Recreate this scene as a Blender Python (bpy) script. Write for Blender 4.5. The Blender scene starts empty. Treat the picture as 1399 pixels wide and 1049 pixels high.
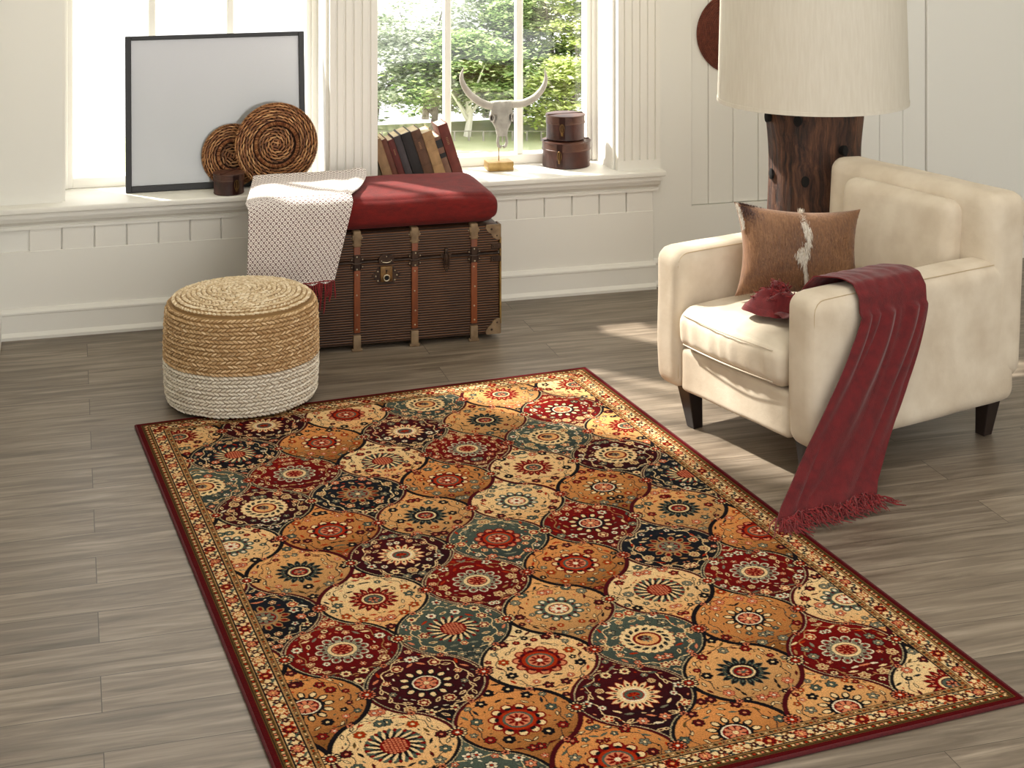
import bpy, bmesh, math, random
import numpy as np
from mathutils import Vector, Matrix, noise
random.seed(7)
PI = math.pi
sc = bpy.context.scene
col = sc.collection

# ------------------------------------------------------------------ materials
def srgb(r, g, b):
    f = lambda c: (c/255/12.92) if c/255 <= .04045 else ((c/255+.055)/1.055)**2.4
    return (f(r), f(g), f(b), 1)

def newmat(name):
    m = bpy.data.materials.new(name); m.use_nodes = True
    nt = m.node_tree; b = nt.nodes['Principled BSDF']
    return m, nt, b

def mat(name, c1, c2=None, rough=.6, nscale=20, bump=0, bscale=None, metal=0, stretch=None, sheen=0, detail=4, spec=.5, contrast=(.3, .7)):
    m, nt, b = newmat(name); N = nt.nodes; L = nt.links
    b.inputs['Roughness'].default_value = rough
    b.inputs['Metallic'].default_value = metal
    b.inputs['Specular IOR Level'].default_value = spec
    if sheen: b.inputs['Sheen Weight'].default_value = sheen; b.inputs['Sheen Roughness'].default_value = .4
    tc = N.new('ShaderNodeTexCoord'); mp = N.new('ShaderNodeMapping'); L.new(tc.outputs['Object'], mp.inputs[0])
    if stretch: mp.inputs['Scale'].default_value = stretch
    b.inputs['Base Color'].default_value = c1
    if c2:
        n = N.new('ShaderNodeTexNoise'); n.inputs['Scale'].default_value = nscale; n.inputs['Detail'].default_value = detail
        L.new(mp.outputs[0], n.inputs['Vector'])
        r = N.new('ShaderNodeValToRGB'); r.color_ramp.elements[0].position = contrast[0]; r.color_ramp.elements[1].position = contrast[1]
        r.color_ramp.elements[0].color = c1; r.color_ramp.elements[1].color = c2
        L.new(n.outputs['Fac'], r.inputs[0]); L.new(r.outputs[0], b.inputs['Base Color'])
    if bump:
        n2 = N.new('ShaderNodeTexNoise'); n2.inputs['Scale'].default_value = bscale or nscale; n2.inputs['Detail'].default_value = 5
        L.new(mp.outputs[0], n2.inputs['Vector'])
        bp = N.new('ShaderNodeBump'); bp.inputs['Strength'].default_value = bump; bp.inputs['Distance'].default_value = .004
        L.new(n2.outputs['Fac'], bp.inputs['Height']); L.new(bp.outputs[0], b.inputs['Normal'])
    return m

M = {}
M['wall'] = mat('wall_paint', srgb(243, 241, 234), rough=.55)
M['trim'] = mat('trim_paint', srgb(243, 240, 232), rough=.4)
M['ceil'] = mat('ceiling_paint', srgb(235, 233, 226), rough=.8)
M['black'] = mat('black_frame', srgb(22, 20, 20), rough=.4)
M['gold'] = mat('gold_leaf', srgb(146, 116, 66), srgb(178, 148, 94), rough=.42, nscale=30, metal=.75, bump=.1)
M['bone'] = mat('bone', srgb(150, 146, 138), srgb(184, 180, 172), rough=.6, nscale=25, bump=.5, bscale=60)
M['horn'] = mat('horn', srgb(166, 160, 150), srgb(196, 190, 181), rough=.5, nscale=18, bump=.3, bscale=50)
M['socket'] = mat('socket', srgb(70, 62, 55), rough=.9)
M['leather'] = mat('hatbox_leather', srgb(42, 20, 15), srgb(80, 40, 30), rough=.42, nscale=14, bump=.25, bscale=70)
M['leather_lid'] = mat('hatbox_lid_leather', srgb(58, 31, 23), srgb(102, 64, 48), rough=.45, nscale=12, bump=.25, bscale=70)
M['brass'] = mat('old_brass', srgb(92, 66, 38), srgb(140, 108, 66), rough=.42, nscale=40, metal=.7, bump=.2)
M['paper'] = mat('page_paper', srgb(222, 208, 178), srgb(196, 176, 140), rough=.9, nscale=30, stretch=(1, 1, 30))
M['cushion'] = mat('red_cushion_cloth', srgb(90, 12, 8), srgb(114, 17, 12), rough=.95, nscale=30, bump=.25, bscale=220, sheen=.04, stretch=(1, 1, 2.5))
M['throw'] = mat('red_throw_cloth', srgb(84, 11, 16), srgb(108, 19, 23), rough=.9, nscale=40, bump=.4, bscale=260, sheen=.3)
M['fringe'] = mat('red_fringe_yarn', srgb(98, 18, 22), srgb(142, 38, 40), rough=.9, nscale=40, sheen=.2)
M['lampshade'] = mat('lampshade_linen', srgb(216, 209, 195), srgb(209, 201, 186), rough=.9, nscale=30, bump=.12, bscale=150, stretch=(4, 4, .4))
M['dark_leg'] = mat('dark_chair_leg', srgb(28, 20, 18), srgb(42, 30, 26), rough=.32, nscale=12, stretch=(1, 1, .2))
M['suede'] = mat('cream_suede', srgb(200, 184, 162), srgb(220, 207, 187), rough=.9, nscale=9, bump=.25, bscale=40, sheen=.1, detail=6)
M['seam'] = mat('seam_thread', srgb(186, 166, 134), rough=.9)
M['strap'] = mat('trunk_strap_leather', srgb(92, 44, 20), srgb(138, 72, 34), rough=.5, nscale=16, bump=.2, bscale=60, stretch=(1, 1, .3))
M['strapcap'] = mat('worn_strap_cap', srgb(104, 82, 58), srgb(142, 118, 88), rough=.6, nscale=30, bump=.3)
M['iron'] = mat('dark_iron', srgb(44, 32, 26), srgb(74, 56, 44), rough=.45, nscale=40, metal=.6, bump=.2)
M['stud'] = mat('stud_metal', srgb(190, 176, 150), rough=.3, metal=.9)
M['trunk_edge'] = mat('worn_brass_edge', srgb(120, 94, 50), srgb(170, 140, 80), rough=.4, nscale=30, metal=.6)
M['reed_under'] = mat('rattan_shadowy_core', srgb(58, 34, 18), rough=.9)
M['jute_core'] = mat('jute_core', srgb(150, 118, 76), rough=.95)
M['white_core'] = mat('white_jute_core', srgb(170, 158, 140), rough=.95)
M['rust'] = mat('rust_straw', srgb(84, 38, 26), srgb(116, 58, 42), rough=.8, nscale=60)
M['binding'] = mat('dark_red_rug_binding', srgb(68, 6, 12), srgb(86, 10, 16), rough=.95, nscale=120, bump=.4, bscale=400)
M['trunkbark'] = mat('tree_bark', srgb(92, 84, 78), srgb(150, 144, 136), rough=.9, nscale=3)
M['palebark'] = mat('pale_tree_bark', srgb(226, 222, 212), rough=.9)
M['lawn'] = mat('lawn', srgb(178, 186, 140), srgb(206, 210, 172), rough=.95, nscale=.4)
M['rail'] = mat('far_rail', srgb(150, 146, 138), rough=.8)
M['screw'] = mat('black_hole', srgb(12, 9, 8), rough=.9)

def strandmat(name, cols, rough=.75):
    m, nt, b = newmat(name); N = nt.nodes; L = nt.links
    g = N.new('ShaderNodeNewGeometry'); r = N.new('ShaderNodeValToRGB')
    e = r.color_ramp.elements
    while len(e) < len(cols): e.new(.5)
    for i, c in enumerate(cols): e[i].position = i/(len(cols)-1); e[i].color = c
    L.new(g.outputs['Random Per Island'], r.inputs[0]); L.new(r.outputs[0], b.inputs['Base Color'])
    b.inputs['Roughness'].default_value = rough
    return m
M['rattan'] = strandmat('rattan_strands', [srgb(96, 54, 26), srgb(146, 90, 50), srgb(192, 136, 84), srgb(226, 178, 124)], .45)
M['jute'] = strandmat('jute_strands', [srgb(168, 132, 90), srgb(190, 155, 110), srgb(208, 175, 132), srgb(226, 198, 158)], .9)
M['jute_top'] = strandmat('pale_jute_strands', [srgb(190, 164, 126), srgb(208, 184, 148), srgb(224, 204, 170), srgb(236, 220, 192)], .9)
M['white_jute'] = strandmat('white_jute_strands', [srgb(208, 196, 176), srgb(220, 210, 192), srgb(230, 221, 204), srgb(238, 231, 216)], .9)

def leafmat(name, cols):
    m, nt, b = newmat(name); N = nt.nodes; L = nt.links
    g = N.new('ShaderNodeNewGeometry'); r = N.new('ShaderNodeValToRGB'); e = r.color_ramp.elements
    while len(e) < len(cols): e.new(.5)
    for i, c in enumerate(cols): e[i].position = i/(len(cols)-1); e[i].color = c
    L.new(g.outputs['Random Per Island'], r.inputs[0]); L.new(r.outputs[0], b.inputs['Base Color'])
    b.inputs['Roughness'].default_value = .7
    t = N.new('ShaderNodeBsdfTranslucent'); L.new(r.outputs[0], t.inputs[0])
    mx = N.new('ShaderNodeMixShader'); mx.inputs[0].default_value = .35
    L.new(b.outputs[0], mx.inputs[1]); L.new(t.outputs[0], mx.inputs[2]); L.new(mx.outputs[0], N['Material Output'].inputs[0])
    return m
M['leaf_grey'] = leafmat('hazed_grey_green_leaves', [srgb(112, 132, 100), srgb(164, 178, 146), srgb(212, 220, 198), srgb(244, 246, 236)])  # leaf colours washed towards white: haze and overexposure put into the colour
M['leaf_green'] = leafmat('mid_green_leaves', [srgb(84, 112, 62), srgb(130, 160, 92), srgb(180, 204, 132), srgb(228, 236, 190)])
M['leaf_yellow'] = leafmat('yellow_green_leaves', [srgb(150, 172, 84), srgb(190, 206, 116), srgb(220, 228, 164), srgb(244, 244, 214)])

# glass: a clear sheet with a faint reflection
m, nt, b = newmat('window_glass')
tr = nt.nodes.new('ShaderNodeBsdfTransparent'); gl = nt.nodes.new('ShaderNodeBsdfGlossy'); gl.inputs['Roughness'].default_value = .02
mx = nt.nodes.new('ShaderNodeMixShader'); mx.inputs[0].default_value = .05
nt.links.new(tr.outputs[0], mx.inputs[1]); nt.links.new(gl.outputs[0], mx.inputs[2]); nt.links.new(mx.outputs[0], nt.nodes['Material Output'].inputs[0])
M['glass'] = m

# floor planks
m, nt, b = newmat('grey_brown_planks'); N = nt.nodes; L = nt.links
tc = N.new('ShaderNodeTexCoord')
br = N.new('ShaderNodeTexBrick'); br.offset = .37; br.inputs['Scale'].default_value = 1; br.inputs['Brick Width'].default_value = 1.25
br.inputs['Row Height'].default_value = .16; br.inputs['Mortar Size'].default_value = .0012; br.inputs['Mortar Smooth'].default_value = .2
br.inputs['Color1'].default_value = (0, 0, 0, 1); br.inputs['Color2'].default_value = (1, 1, 1, 1); br.inputs['Mortar'].default_value = (.5, .5, .5, 1)
L.new(tc.outputs['Object'], br.inputs['Vector'])
mp = N.new('ShaderNodeMapping'); mp.inputs['Scale'].default_value = (1.1, 14, 1); L.new(tc.outputs['Object'], mp.inputs[0])
add = N.new('ShaderNodeVectorMath'); add.operation = 'MULTIPLY_ADD'; add.inputs[1].default_value = (7, 3, 0)
L.new(br.outputs['Color'], add.inputs[0]); L.new(mp.outputs[0], add.inputs[2])
n1 = N.new('ShaderNodeTexNoise'); n1.inputs['Scale'].default_value = 2.2; n1.inputs['Detail'].default_value = 8; n1.inputs['Roughness'].default_value = .65; n1.inputs['Distortion'].default_value = .6
L.new(add.outputs[0], n1.inputs['Vector'])
r = N.new('ShaderNodeValToRGB'); e = r.color_ramp.elements
e[0].position = .28; e[0].color = srgb(84, 72, 59); e[1].position = .74; e[1].color = srgb(162, 148, 131)
x = e.new(.5); x.color = srgb(122, 109, 94)
L.new(n1.outputs['Fac'], r.inputs[0])
hv = N.new('ShaderNodeHueSaturation'); L.new(r.outputs[0], hv.inputs['Color'])
mr = N.new('ShaderNodeMapRange'); mr.inputs[3].default_value = .86; mr.inputs[4].default_value = 1.12; L.new(br.outputs['Color'], mr.inputs[0]); L.new(mr.outputs[0], hv.inputs['Value'])
mixm = N.new('ShaderNodeMixRGB'); L.new(br.outputs['Fac'], mixm.inputs[0]); L.new(hv.outputs[0], mixm.inputs[1]); mixm.inputs[2].default_value = srgb(70, 60, 50)
L.new(mixm.outputs[0], b.inputs['Base Color']); b.inputs['Roughness'].default_value = .42
bp = N.new('ShaderNodeBump'); bp.inputs['Strength'].default_value = .12; bp.inputs['Distance'].default_value = .002
L.new(n1.outputs['Fac'], bp.inputs['Height']); L.new(bp.outputs[0], b.inputs['Normal'])
M['floor'] = m

# ribbed trunk cloth: fine horizontal cords
m, nt, b = newmat('ribbed_brown_trunk'); N = nt.nodes; L = nt.links
tc = N.new('ShaderNodeTexCoord'); w = N.new('ShaderNodeTexWave'); w.bands_direction = 'Z'; w.inputs['Scale'].default_value = 33; w.inputs['Distortion'].default_value = .5; w.inputs['Detail Scale'].default_value = 2
L.new(tc.outputs['Object'], w.inputs['Vector'])
r = N.new('ShaderNodeValToRGB'); r.color_ramp.elements[0].color = srgb(22, 11, 6); r.color_ramp.elements[1].color = srgb(104, 66, 36); r.color_ramp.elements[0].position = .1
L.new(w.outputs['Fac'], r.inputs[0])
n1 = N.new('ShaderNodeTexNoise'); n1.inputs['Scale'].default_value = 9; n1.inputs['Detail'].default_value = 6; L.new(tc.outputs['Object'], n1.inputs['Vector'])
hv = N.new('ShaderNodeHueSaturation'); mr = N.new('ShaderNodeMapRange'); mr.inputs[1].default_value = .3; mr.inputs[2].default_value = .7; mr.inputs[3].default_value = .75; mr.inputs[4].default_value = 1.2
L.new(n1.outputs['Fac'], mr.inputs[0]); L.new(mr.outputs[0], hv.inputs['Value']); L.new(r.outputs[0], hv.inputs['Color']); L.new(hv.outputs[0], b.inputs['Base Color'])
bp = N.new('ShaderNodeBump'); bp.inputs['Strength'].default_value = .7; bp.inputs['Distance'].default_value = .003; L.new(w.outputs['Fac'], bp.inputs['Height']); L.new(bp.outputs[0], b.inputs['Normal'])
b.inputs['Roughness'].default_value = .6
M['ribbed'] = m

# weathered timber of the lamp foot
m, nt, b = newmat('weathered_dark_timber'); N = nt.nodes; L = nt.links
tc = N.new('ShaderNodeTexCoord'); mp = N.new('ShaderNodeMapping'); mp.inputs['Scale'].default_value = (1, 1, .07); L.new(tc.outputs['Object'], mp.inputs[0])
n0 = N.new('ShaderNodeTexNoise'); n0.inputs['Scale'].default_value = 6; L.new(tc.outputs['Object'], n0.inputs['Vector'])
va = N.new('ShaderNodeVectorMath'); va.operation = 'MULTIPLY_ADD'; va.inputs[1].default_value = (.07, .07, 0); L.new(n0.outputs['Color'], va.inputs[0]); L.new(mp.outputs[0], va.inputs[2])
n1 = N.new('ShaderNodeTexNoise'); n1.inputs['Scale'].default_value = 60; n1.inputs['Detail'].default_value = 8; n1.inputs['Roughness'].default_value = .7; L.new(va.outputs[0], n1.inputs['Vector'])
r = N.new('ShaderNodeValToRGB'); e = r.color_ramp.elements; e[0].position = .36; e[0].color = srgb(18, 10, 7); e[1].position = .72; e[1].color = srgb(122, 82, 56); x = e.new(.5); x.color = srgb(72, 42, 28)
L.new(n1.outputs['Fac'], r.inputs[0]); L.new(r.outputs[0], b.inputs['Base Color']); b.inputs['Roughness'].default_value = .6
bp = N.new('ShaderNodeBump'); bp.inputs['Strength'].default_value = .9; bp.inputs['Distance'].default_value = .008; L.new(n1.outputs['Fac'], bp.inputs['Height']); L.new(bp.outputs[0], b.inputs['Normal'])
M['timber'] = m

# throw with small lozenges
m, nt, b = newmat('patterned_white_throw'); N = nt.nodes; L = nt.links
uv = N.new('ShaderNodeUVMap'); sp = N.new('ShaderNodeSeparateXYZ'); L.new(uv.outputs[0], sp.inputs[0])
def mth(op, a, b_=None, c=None):
    n = N.new('ShaderNodeMath'); n.operation = op
    for i, v in enumerate((a, b_, c)):
        if v is None: continue
        if isinstance(v, (int, float)): n.inputs[i].default_value = v
        else: L.new(v, n.inputs[i])
    return n.outputs[0]
a_ = mth('COSINE', mth('MULTIPLY', sp.outputs[0], 2*PI/.023)); b_ = mth('COSINE', mth('MULTIPLY', sp.outputs[1], 2*PI/.023))
s_ = mth('ADD', a_, b_); ab = mth('ABSOLUTE', s_)
line = mth('LESS_THAN', ab, .55); dot = mth('GREATER_THAN', mth('ABSOLUTE', s_), 1.72); pat = mth('MULTIPLY', mth('MAXIMUM', line, dot), 1.0)
n1 = N.new('ShaderNodeTexNoise'); n1.inputs['Scale'].default_value = 260; pat = mth('MULTIPLY', pat, mth('ADD', mth('MULTIPLY', n1.outputs['Fac'], .9), .35))
mx = N.new('ShaderNodeMixRGB'); L.new(pat, mx.inputs[0]); mx.inputs[1].default_value = srgb(242, 234, 228); mx.inputs[2].default_value = srgb(84, 34, 34)
L.new(mx.outputs[0], b.inputs['Base Color']); b.inputs['Roughness'].default_value = .95; b.inputs['Sheen Weight'].default_value = .2
bp = N.new('ShaderNodeBump'); bp.inputs['Strength'].default_value = .5; bp.inputs['Distance'].default_value = .002; L.new(pat, bp.inputs['Height']); L.new(bp.outputs[0], b.inputs['Normal'])
M['blanket'] = m

# picture print behind glass: pale grey with a soft reflection painted in, darker towards the bottom
m, nt, b = newmat('pale_grey_print'); N = nt.nodes; L = nt.links
tc = N.new('ShaderNodeTexCoord'); n1 = N.new('ShaderNodeTexNoise'); n1.inputs['Scale'].default_value = 2.6; n1.inputs['Detail'].default_value = 3; L.new(tc.outputs['Object'], n1.inputs['Vector'])
sp = N.new('ShaderNodeSeparateXYZ'); L.new(tc.outputs['Object'], sp.inputs[0])
mr = N.new('ShaderNodeMapRange'); mr.inputs[1].default_value = .55; mr.inputs[2].default_value = .12; L.new(sp.outputs[2], mr.inputs[0])
mu = N.new('ShaderNodeMath'); mu.operation = 'MULTIPLY'; L.new(mr.outputs[0], mu.inputs[0]); L.new(n1.outputs['Fac'], mu.inputs[1])
mx = N.new('ShaderNodeMixRGB'); L.new(mu.outputs[0], mx.inputs[0]); mx.inputs[1].default_value = srgb(188, 187, 190); mx.inputs[2].default_value = srgb(140, 144, 134)
L.new(mx.outputs[0], b.inputs['Base Color']); b.inputs['Roughness'].default_value = .25
M['print'] = m

# hair-on hide
m, nt, b = newmat('brown_hide'); N = nt.nodes; L = nt.links
tc = N.new('ShaderNodeTexCoord'); n1 = N.new('ShaderNodeTexNoise'); n1.inputs['Scale'].default_value = 7; n1.inputs['Detail'].default_value = 4; L.new(tc.outputs['Object'], n1.inputs['Vector'])
mp = N.new('ShaderNodeMapping'); mp.inputs['Scale'].default_value = (1, 1, .18); mp.inputs['Rotation'].default_value = (0, .35, 0); L.new(tc.outputs['Object'], mp.inputs[0])
n2 = N.new('ShaderNodeTexNoise'); n2.inputs['Scale'].default_value = 190; n2.inputs['Detail'].default_value = 3; L.new(mp.outputs[0], n2.inputs['Vector'])
r = N.new('ShaderNodeValToRGB'); e = r.color_ramp.elements; e[0].position = .3; e[0].color = srgb(82, 50, 28); e[1].position = .72; e[1].color = srgb(150, 108, 70); x = e.new(.5); x.color = srgb(118, 78, 46)
mm = N.new('ShaderNodeMixRGB'); mm.inputs[0].default_value = .45; L.new(n1.outputs['Fac'], mm.inputs[1]); L.new(n2.outputs['Fac'], mm.inputs[2]); L.new(mm.outputs[0], r.inputs[0])
L.new(r.outputs[0], b.inputs['Base Color']); b.inputs['Roughness'].default_value = .55; b.inputs['Sheen Weight'].default_value = .25
bp = N.new('ShaderNodeBump'); bp.inputs['Strength'].default_value = .5; bp.inputs['Distance'].default_value = .003; L.new(n2.outputs['Fac'], bp.inputs['Height']); L.new(bp.outputs[0], b.inputs['Normal'])
M['hide'] = m
M['hide_hair'] = strandmat('brown_hide_hair', [srgb(82, 50, 30), srgb(116, 76, 46), srgb(142, 100, 64), srgb(170, 130, 90)], .5)
M['white_hair'] = strandmat('white_hide_hair', [srgb(214, 200, 180), srgb(240, 234, 224)], .6)
M['dark_hair'] = strandmat('dark_hide_hair', [srgb(48, 26, 22), srgb(86, 50, 38)], .6)

# rug pile
m, nt, b = newmat('woven_rug_pile'); N = nt.nodes; L = nt.links
at = N.new('ShaderNodeVertexColor'); at.layer_name = 'weave'
tc = N.new('ShaderNodeTexCoord'); n1 = N.new('ShaderNodeTexNoise'); n1.inputs['Scale'].default_value = 330; n1.inputs['Detail'].default_value = 2; L.new(tc.outputs['Object'], n1.inputs['Vector'])
hv = N.new('ShaderNodeHueSaturation'); mr = N.new('ShaderNodeMapRange'); mr.inputs[1].default_value = .25; mr.inputs[2].default_value = .75; mr.inputs[3].default_value = .6; mr.inputs[4].default_value = 1.42
L.new(n1.outputs['Fac'], mr.inputs[0]); hv.inputs['Saturation'].default_value = 1.08; L.new(mr.outputs[0], hv.inputs['Value']); L.new(at.outputs['Color'], hv.inputs['Color']); L.new(hv.outputs[0], b.inputs['Base Color'])
bp = N.new('ShaderNodeBump'); bp.inputs['Strength'].default_value = .4; bp.inputs['Distance'].default_value = .002; L.new(n1.outputs['Fac'], bp.inputs['Height']); L.new(bp.outputs[0], b.inputs['Normal'])
b.inputs['Roughness'].default_value = 1; b.inputs['Specular IOR Level'].default_value = .1
M['rug'] = m

# ------------------------------------------------------------------ helpers
def split_finish(name, bm, m, parent, smooth=35):
    # one object per connected piece
    bm.verts.ensure_lookup_table(); seen = set(); outl = []
    for v in bm.verts:
        if v.index in seen: continue
        st_, comp = [v], []; seen.add(v.index)
        while st_:
            q = st_.pop(); comp.append(q)
            for e in q.link_edges:
                w_ = e.other_vert(q)
                if w_.index not in seen: seen.add(w_.index); st_.append(w_)
        nb = bmesh.new(); mp_ = {q: nb.verts.new(q.co) for q in comp}; fs = {f for q in comp for f in q.link_faces}
        for f in fs: nb.faces.new([mp_[q] for q in f.verts])
        outl.append(finish(name, nb, m, parent, smooth))
    bm.free(); return outl
def finish(name, bm, m, parent=None, smooth=35, loc=None, rot=None):
    me = bpy.data.meshes.new(name); bm.normal_update(); bm.to_mesh(me); bm.free()
    me.materials.append(m)
    if smooth:
        me.polygons.foreach_set('use_smooth', [True]*len(me.polygons)); me.set_sharp_from_angle(angle=math.radians(smooth))
    o = bpy.data.objects.new(name, me); col.objects.link(o)
    if parent: o.parent = parent
    if loc: o.location = loc
    if rot: o.rotation_euler = rot
    return o
def tag(o, label, cat, group=None):
    o['label'] = label; o['category'] = cat
    if group: o['group'] = group
    return o
def thing(name, label, cat, loc=(0, 0, 0), rot=(0, 0, 0), group=None):
    o = bpy.data.objects.new(name, None); o.empty_display_size = .1; col.objects.link(o)
    o.location = loc; o.rotation_euler = rot
    return tag(o, label, cat, group)
def struct(name, bm, m, parent=None, smooth=30):
    o = finish(name, bm, m, parent, smooth)
    if not parent: o['kind'] = 'structure'
    return o
def box(bm, x0, x1, y0, y1, z0, z1, bev=0, seg=2, mtx=None):
    r = bmesh.ops.create_cube(bm, size=1); vs = r['verts']
    for v in vs:
        v.co = Vector((x0+(v.co.x+.5)*(x1-x0), y0+(v.co.y+.5)*(y1-y0), z0+(v.co.z+.5)*(z1-z0)))
    if bev:
        es = list({e for v in vs for e in v.link_edges})
        rr = bmesh.ops.bevel(bm, geom=es+vs, offset=bev, segments=seg, affect='EDGES', profile=.5)
        vs = list({v for f in rr['faces'] for v in f.verts} | {v for v in vs if v.is_valid})
    if mtx: bmesh.ops.transform(bm, matrix=mtx, verts=vs)
    return vs
def tube(bm, pts, rad, seg=8, cap=True):
    pts = [Vector(p) for p in pts]; rings = []
    up = Vector((0, 0, 1)); prev = None
    for i, p in enumerate(pts):
        t = (pts[min(i+1, len(pts)-1)]-pts[max(i-1, 0)]).normalized()
        if prev is None:
            a = t.cross(up) if abs(t.z) < .9 else t.cross(Vector((1, 0, 0)))
            a.normalize()
        else: a = (prev - t*prev.dot(t)).normalized()
        prev = a; b2 = t.cross(a); r = rad[i] if isinstance(rad, (list, tuple)) else rad
        rings.append([bm.verts.new(p+(a*math.cos(2*PI*k/seg)+b2*math.sin(2*PI*k/seg))*r) for k in range(seg)])
    for i in range(len(rings)-1):
        for k in range(seg): bm.faces.new((rings[i][k], rings[i][(k+1) % seg], rings[i+1][(k+1) % seg], rings[i+1][k]))
    if cap: bm.faces.new(rings[0][::-1]); bm.faces.new(rings[-1])
def lathe(bm, prof, n=64, mtx=None):
    rings = []; vs = []
    for r, z in prof:
        ring = [bm.verts.new((r*math.cos(2*PI*k/n), r*math.sin(2*PI*k/n), z)) for k in range(n)] if r > 1e-6 else [bm.verts.new((0, 0, z))]
        rings.append(ring); vs += ring
    for a, b2 in zip(rings, rings[1:]):
        for k in range(n):
            k2 = (k+1) % n
            if len(a) == 1 and len(b2) == 1: continue
            if len(a) == 1: bm.faces.new((a[0], b2[k2], b2[k]))
            elif len(b2) == 1: bm.faces.new((a[k], a[k2], b2[0]))
            else: bm.faces.new((a[k], a[k2], b2[k2], b2[k]))
    if mtx: bmesh.ops.transform(bm, matrix=mtx, verts=vs)
    return vs
def torus(bm, R, r, n=48, k=8, mtx=None):
    vs = []; rings = []
    for i in range(n):
        a = 2*PI*i/n; ring = []
        for j in range(k):
            b2 = 2*PI*j/k; q = R+r*math.cos(b2); ring.append(bm.verts.new((q*math.cos(a), q*math.sin(a), r*math.sin(b2))))
        rings.append(ring); vs += ring
    for i in range(n):
        for j in range(k): bm.faces.new((rings[i][j], rings[(i+1) % n][j], rings[(i+1) % n][(j+1) % k], rings[i][(j+1) % k]))
    if mtx: bmesh.ops.transform(bm, matrix=mtx, verts=vs)
def blob(bm, p, u, v, w, seg=6):
    """elongated strand: axis u (half length vector), v and w half widths"""
    p = Vector(p); u = Vector(u); v = Vector(v); w = Vector(w); rings = []
    a = bm.verts.new(p-u); z = bm.verts.new(p+u)
    for t, s in ((-.6, .75), (0, 1), (.6, .75)):
        rings.append([bm.verts.new(p+u*t+(v*math.cos(2*PI*k/seg)+w*math.sin(2*PI*k/seg))*s) for k in range(seg)])
    for k in range(seg):
        k2 = (k+1) % seg
        bm.faces.new((a, rings[0][k2], rings[0][k])); bm.faces.new((z, rings[2][k], rings[2][k2]))
        for i in (0, 1): bm.faces.new((rings[i][k], rings[i][k2], rings[i+1][k2], rings[i+1][k]))
def soft_box(bm, sx, sy, sz, r, n=24, fn=None, mtx=None):
    """rounded box centred on origin, half sizes; fn(co, unit) displaces"""
    cr = bmesh.ops.create_cube(bm, size=2); vs0 = cr['verts']
    es = list({e for v in vs0 for e in v.link_edges})
    bmesh.ops.subdivide_edges(bm, edges=es, cuts=n, use_grid_fill=True)
    vs = list(bm.verts) if len(vs0) == 8 and not getattr(bm, '_multi', 0) else vs0
    for v in vs:
        c = v.co
        u = Vector((math.sin(c.x*PI/2)*.35+c.x*.65, math.sin(c.y*PI/2)*.35+c.y*.65, math.sin(c.z*PI/2)*.35+c.z*.65))
        p = Vector((u.x*sx, u.y*sy, u.z*sz))
        q = Vector((max(-sx+r, min(sx-r, p.x)), max(-sy+r, min(sy-r, p.y)), max(-sz+r, min(sz-r, p.z))))
        d = p-q
        if d.length > 1e-9:
            # fold the box corner region onto the sphere
            l = max(abs(d.x), abs(d.y), abs(d.z)); d = d.normalized()*l
        co = q+d
        if fn: co = fn(co, u)
        v.co = co
    if mtx: bmesh.ops.transform(bm, matrix=mtx, verts=vs)
    return vs
def strip(path_fn, na, nb, thick=0, uvs=None):
    """grid surface; returns bm"""
    bm = bmesh.new(); g = [[bm.verts.new(path_fn(i/na, j/nb)) for j in range(nb+1)] for i in range(na+1)]
    uvl = bm.loops.layers.uv.new('UVMap') if uvs else None
    for i in range(na):
        for j in range(nb):
            f = bm.faces.new((g[i][j], g[i+1][j], g[i+1][j+1], g[i][j+1]))
            if uvs:
                for lp, (a, b2) in zip(f.loops, ((i, j), (i+1, j), (i+1, j+1), (i, j+1))): lp[uvl].uv = uvs(a/na, b2/nb)
    if thick:
        bm.normal_update(); bmesh.ops.solidify(bm, geom=list(bm.faces), thickness=thick)
    return bm
def extrude_profile(bm, prof, x0, x1):
    """prof: list of (y,z) closed, extruded along x"""
    a = [bm.verts.new((x0, y, z)) for y, z in prof]; b2 = [bm.verts.new((x1, y, z)) for y, z in prof]; n = len(prof)
    for i in range(n): bm.faces.new((a[i], a[(i+1) % n], b2[(i+1) % n], b2[i]))
    bm.faces.new(a[::-1]); bm.faces.new(b2)
    bmesh.ops.recalc_face_normals(bm, faces=list(bm.faces))
def copy_tree(o, parent=None):
    c = o.copy(); col.objects.link(c)
    if parent: c.parent = parent; c.matrix_parent_inverse = o.matrix_parent_inverse
    for ch in list(o.children): copy_tree(ch, c)
    return c
NZ = lambda x, y, z=0: noise.noise(Vector((x, y, z)))

# ------------------------------------------------------------------ the room
XL, XR, CEIL, YB = -2.05, 2.6, 3.7, -6.95
bm = bmesh.new(); box(bm, XL-.1, XR+.1, YB, .35, -.1, 0); struct('floor', bm, M['floor'])
bm = bmesh.new(); box(bm, XL-.1, XR+.1, YB, .35, CEIL, CEIL+.1); struct('ceiling', bm, M['ceil'])
bm = bmesh.new(); box(bm, XL-.15, XL, YB, .35, 0, CEIL); struct('wall_left', bm, M['wall'])
bm = bmesh.new(); box(bm, XR, XR+.15, YB, .35, 0, CEIL); struct('wall_right', bm, M['wall'])
TOP = 3.35
bm = bmesh.new()
box(bm, XL, .687, 0, .33, 0, .47); box(bm, XL, -1.806, 0, .33, .47, CEIL)
box(bm, -.722, -.567, .02, .33, .47, TOP); box(bm, -1.806, .517, 0, .33, TOP, CEIL); box(bm, .517, .70, .018, .33, .47, CEIL)
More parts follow.
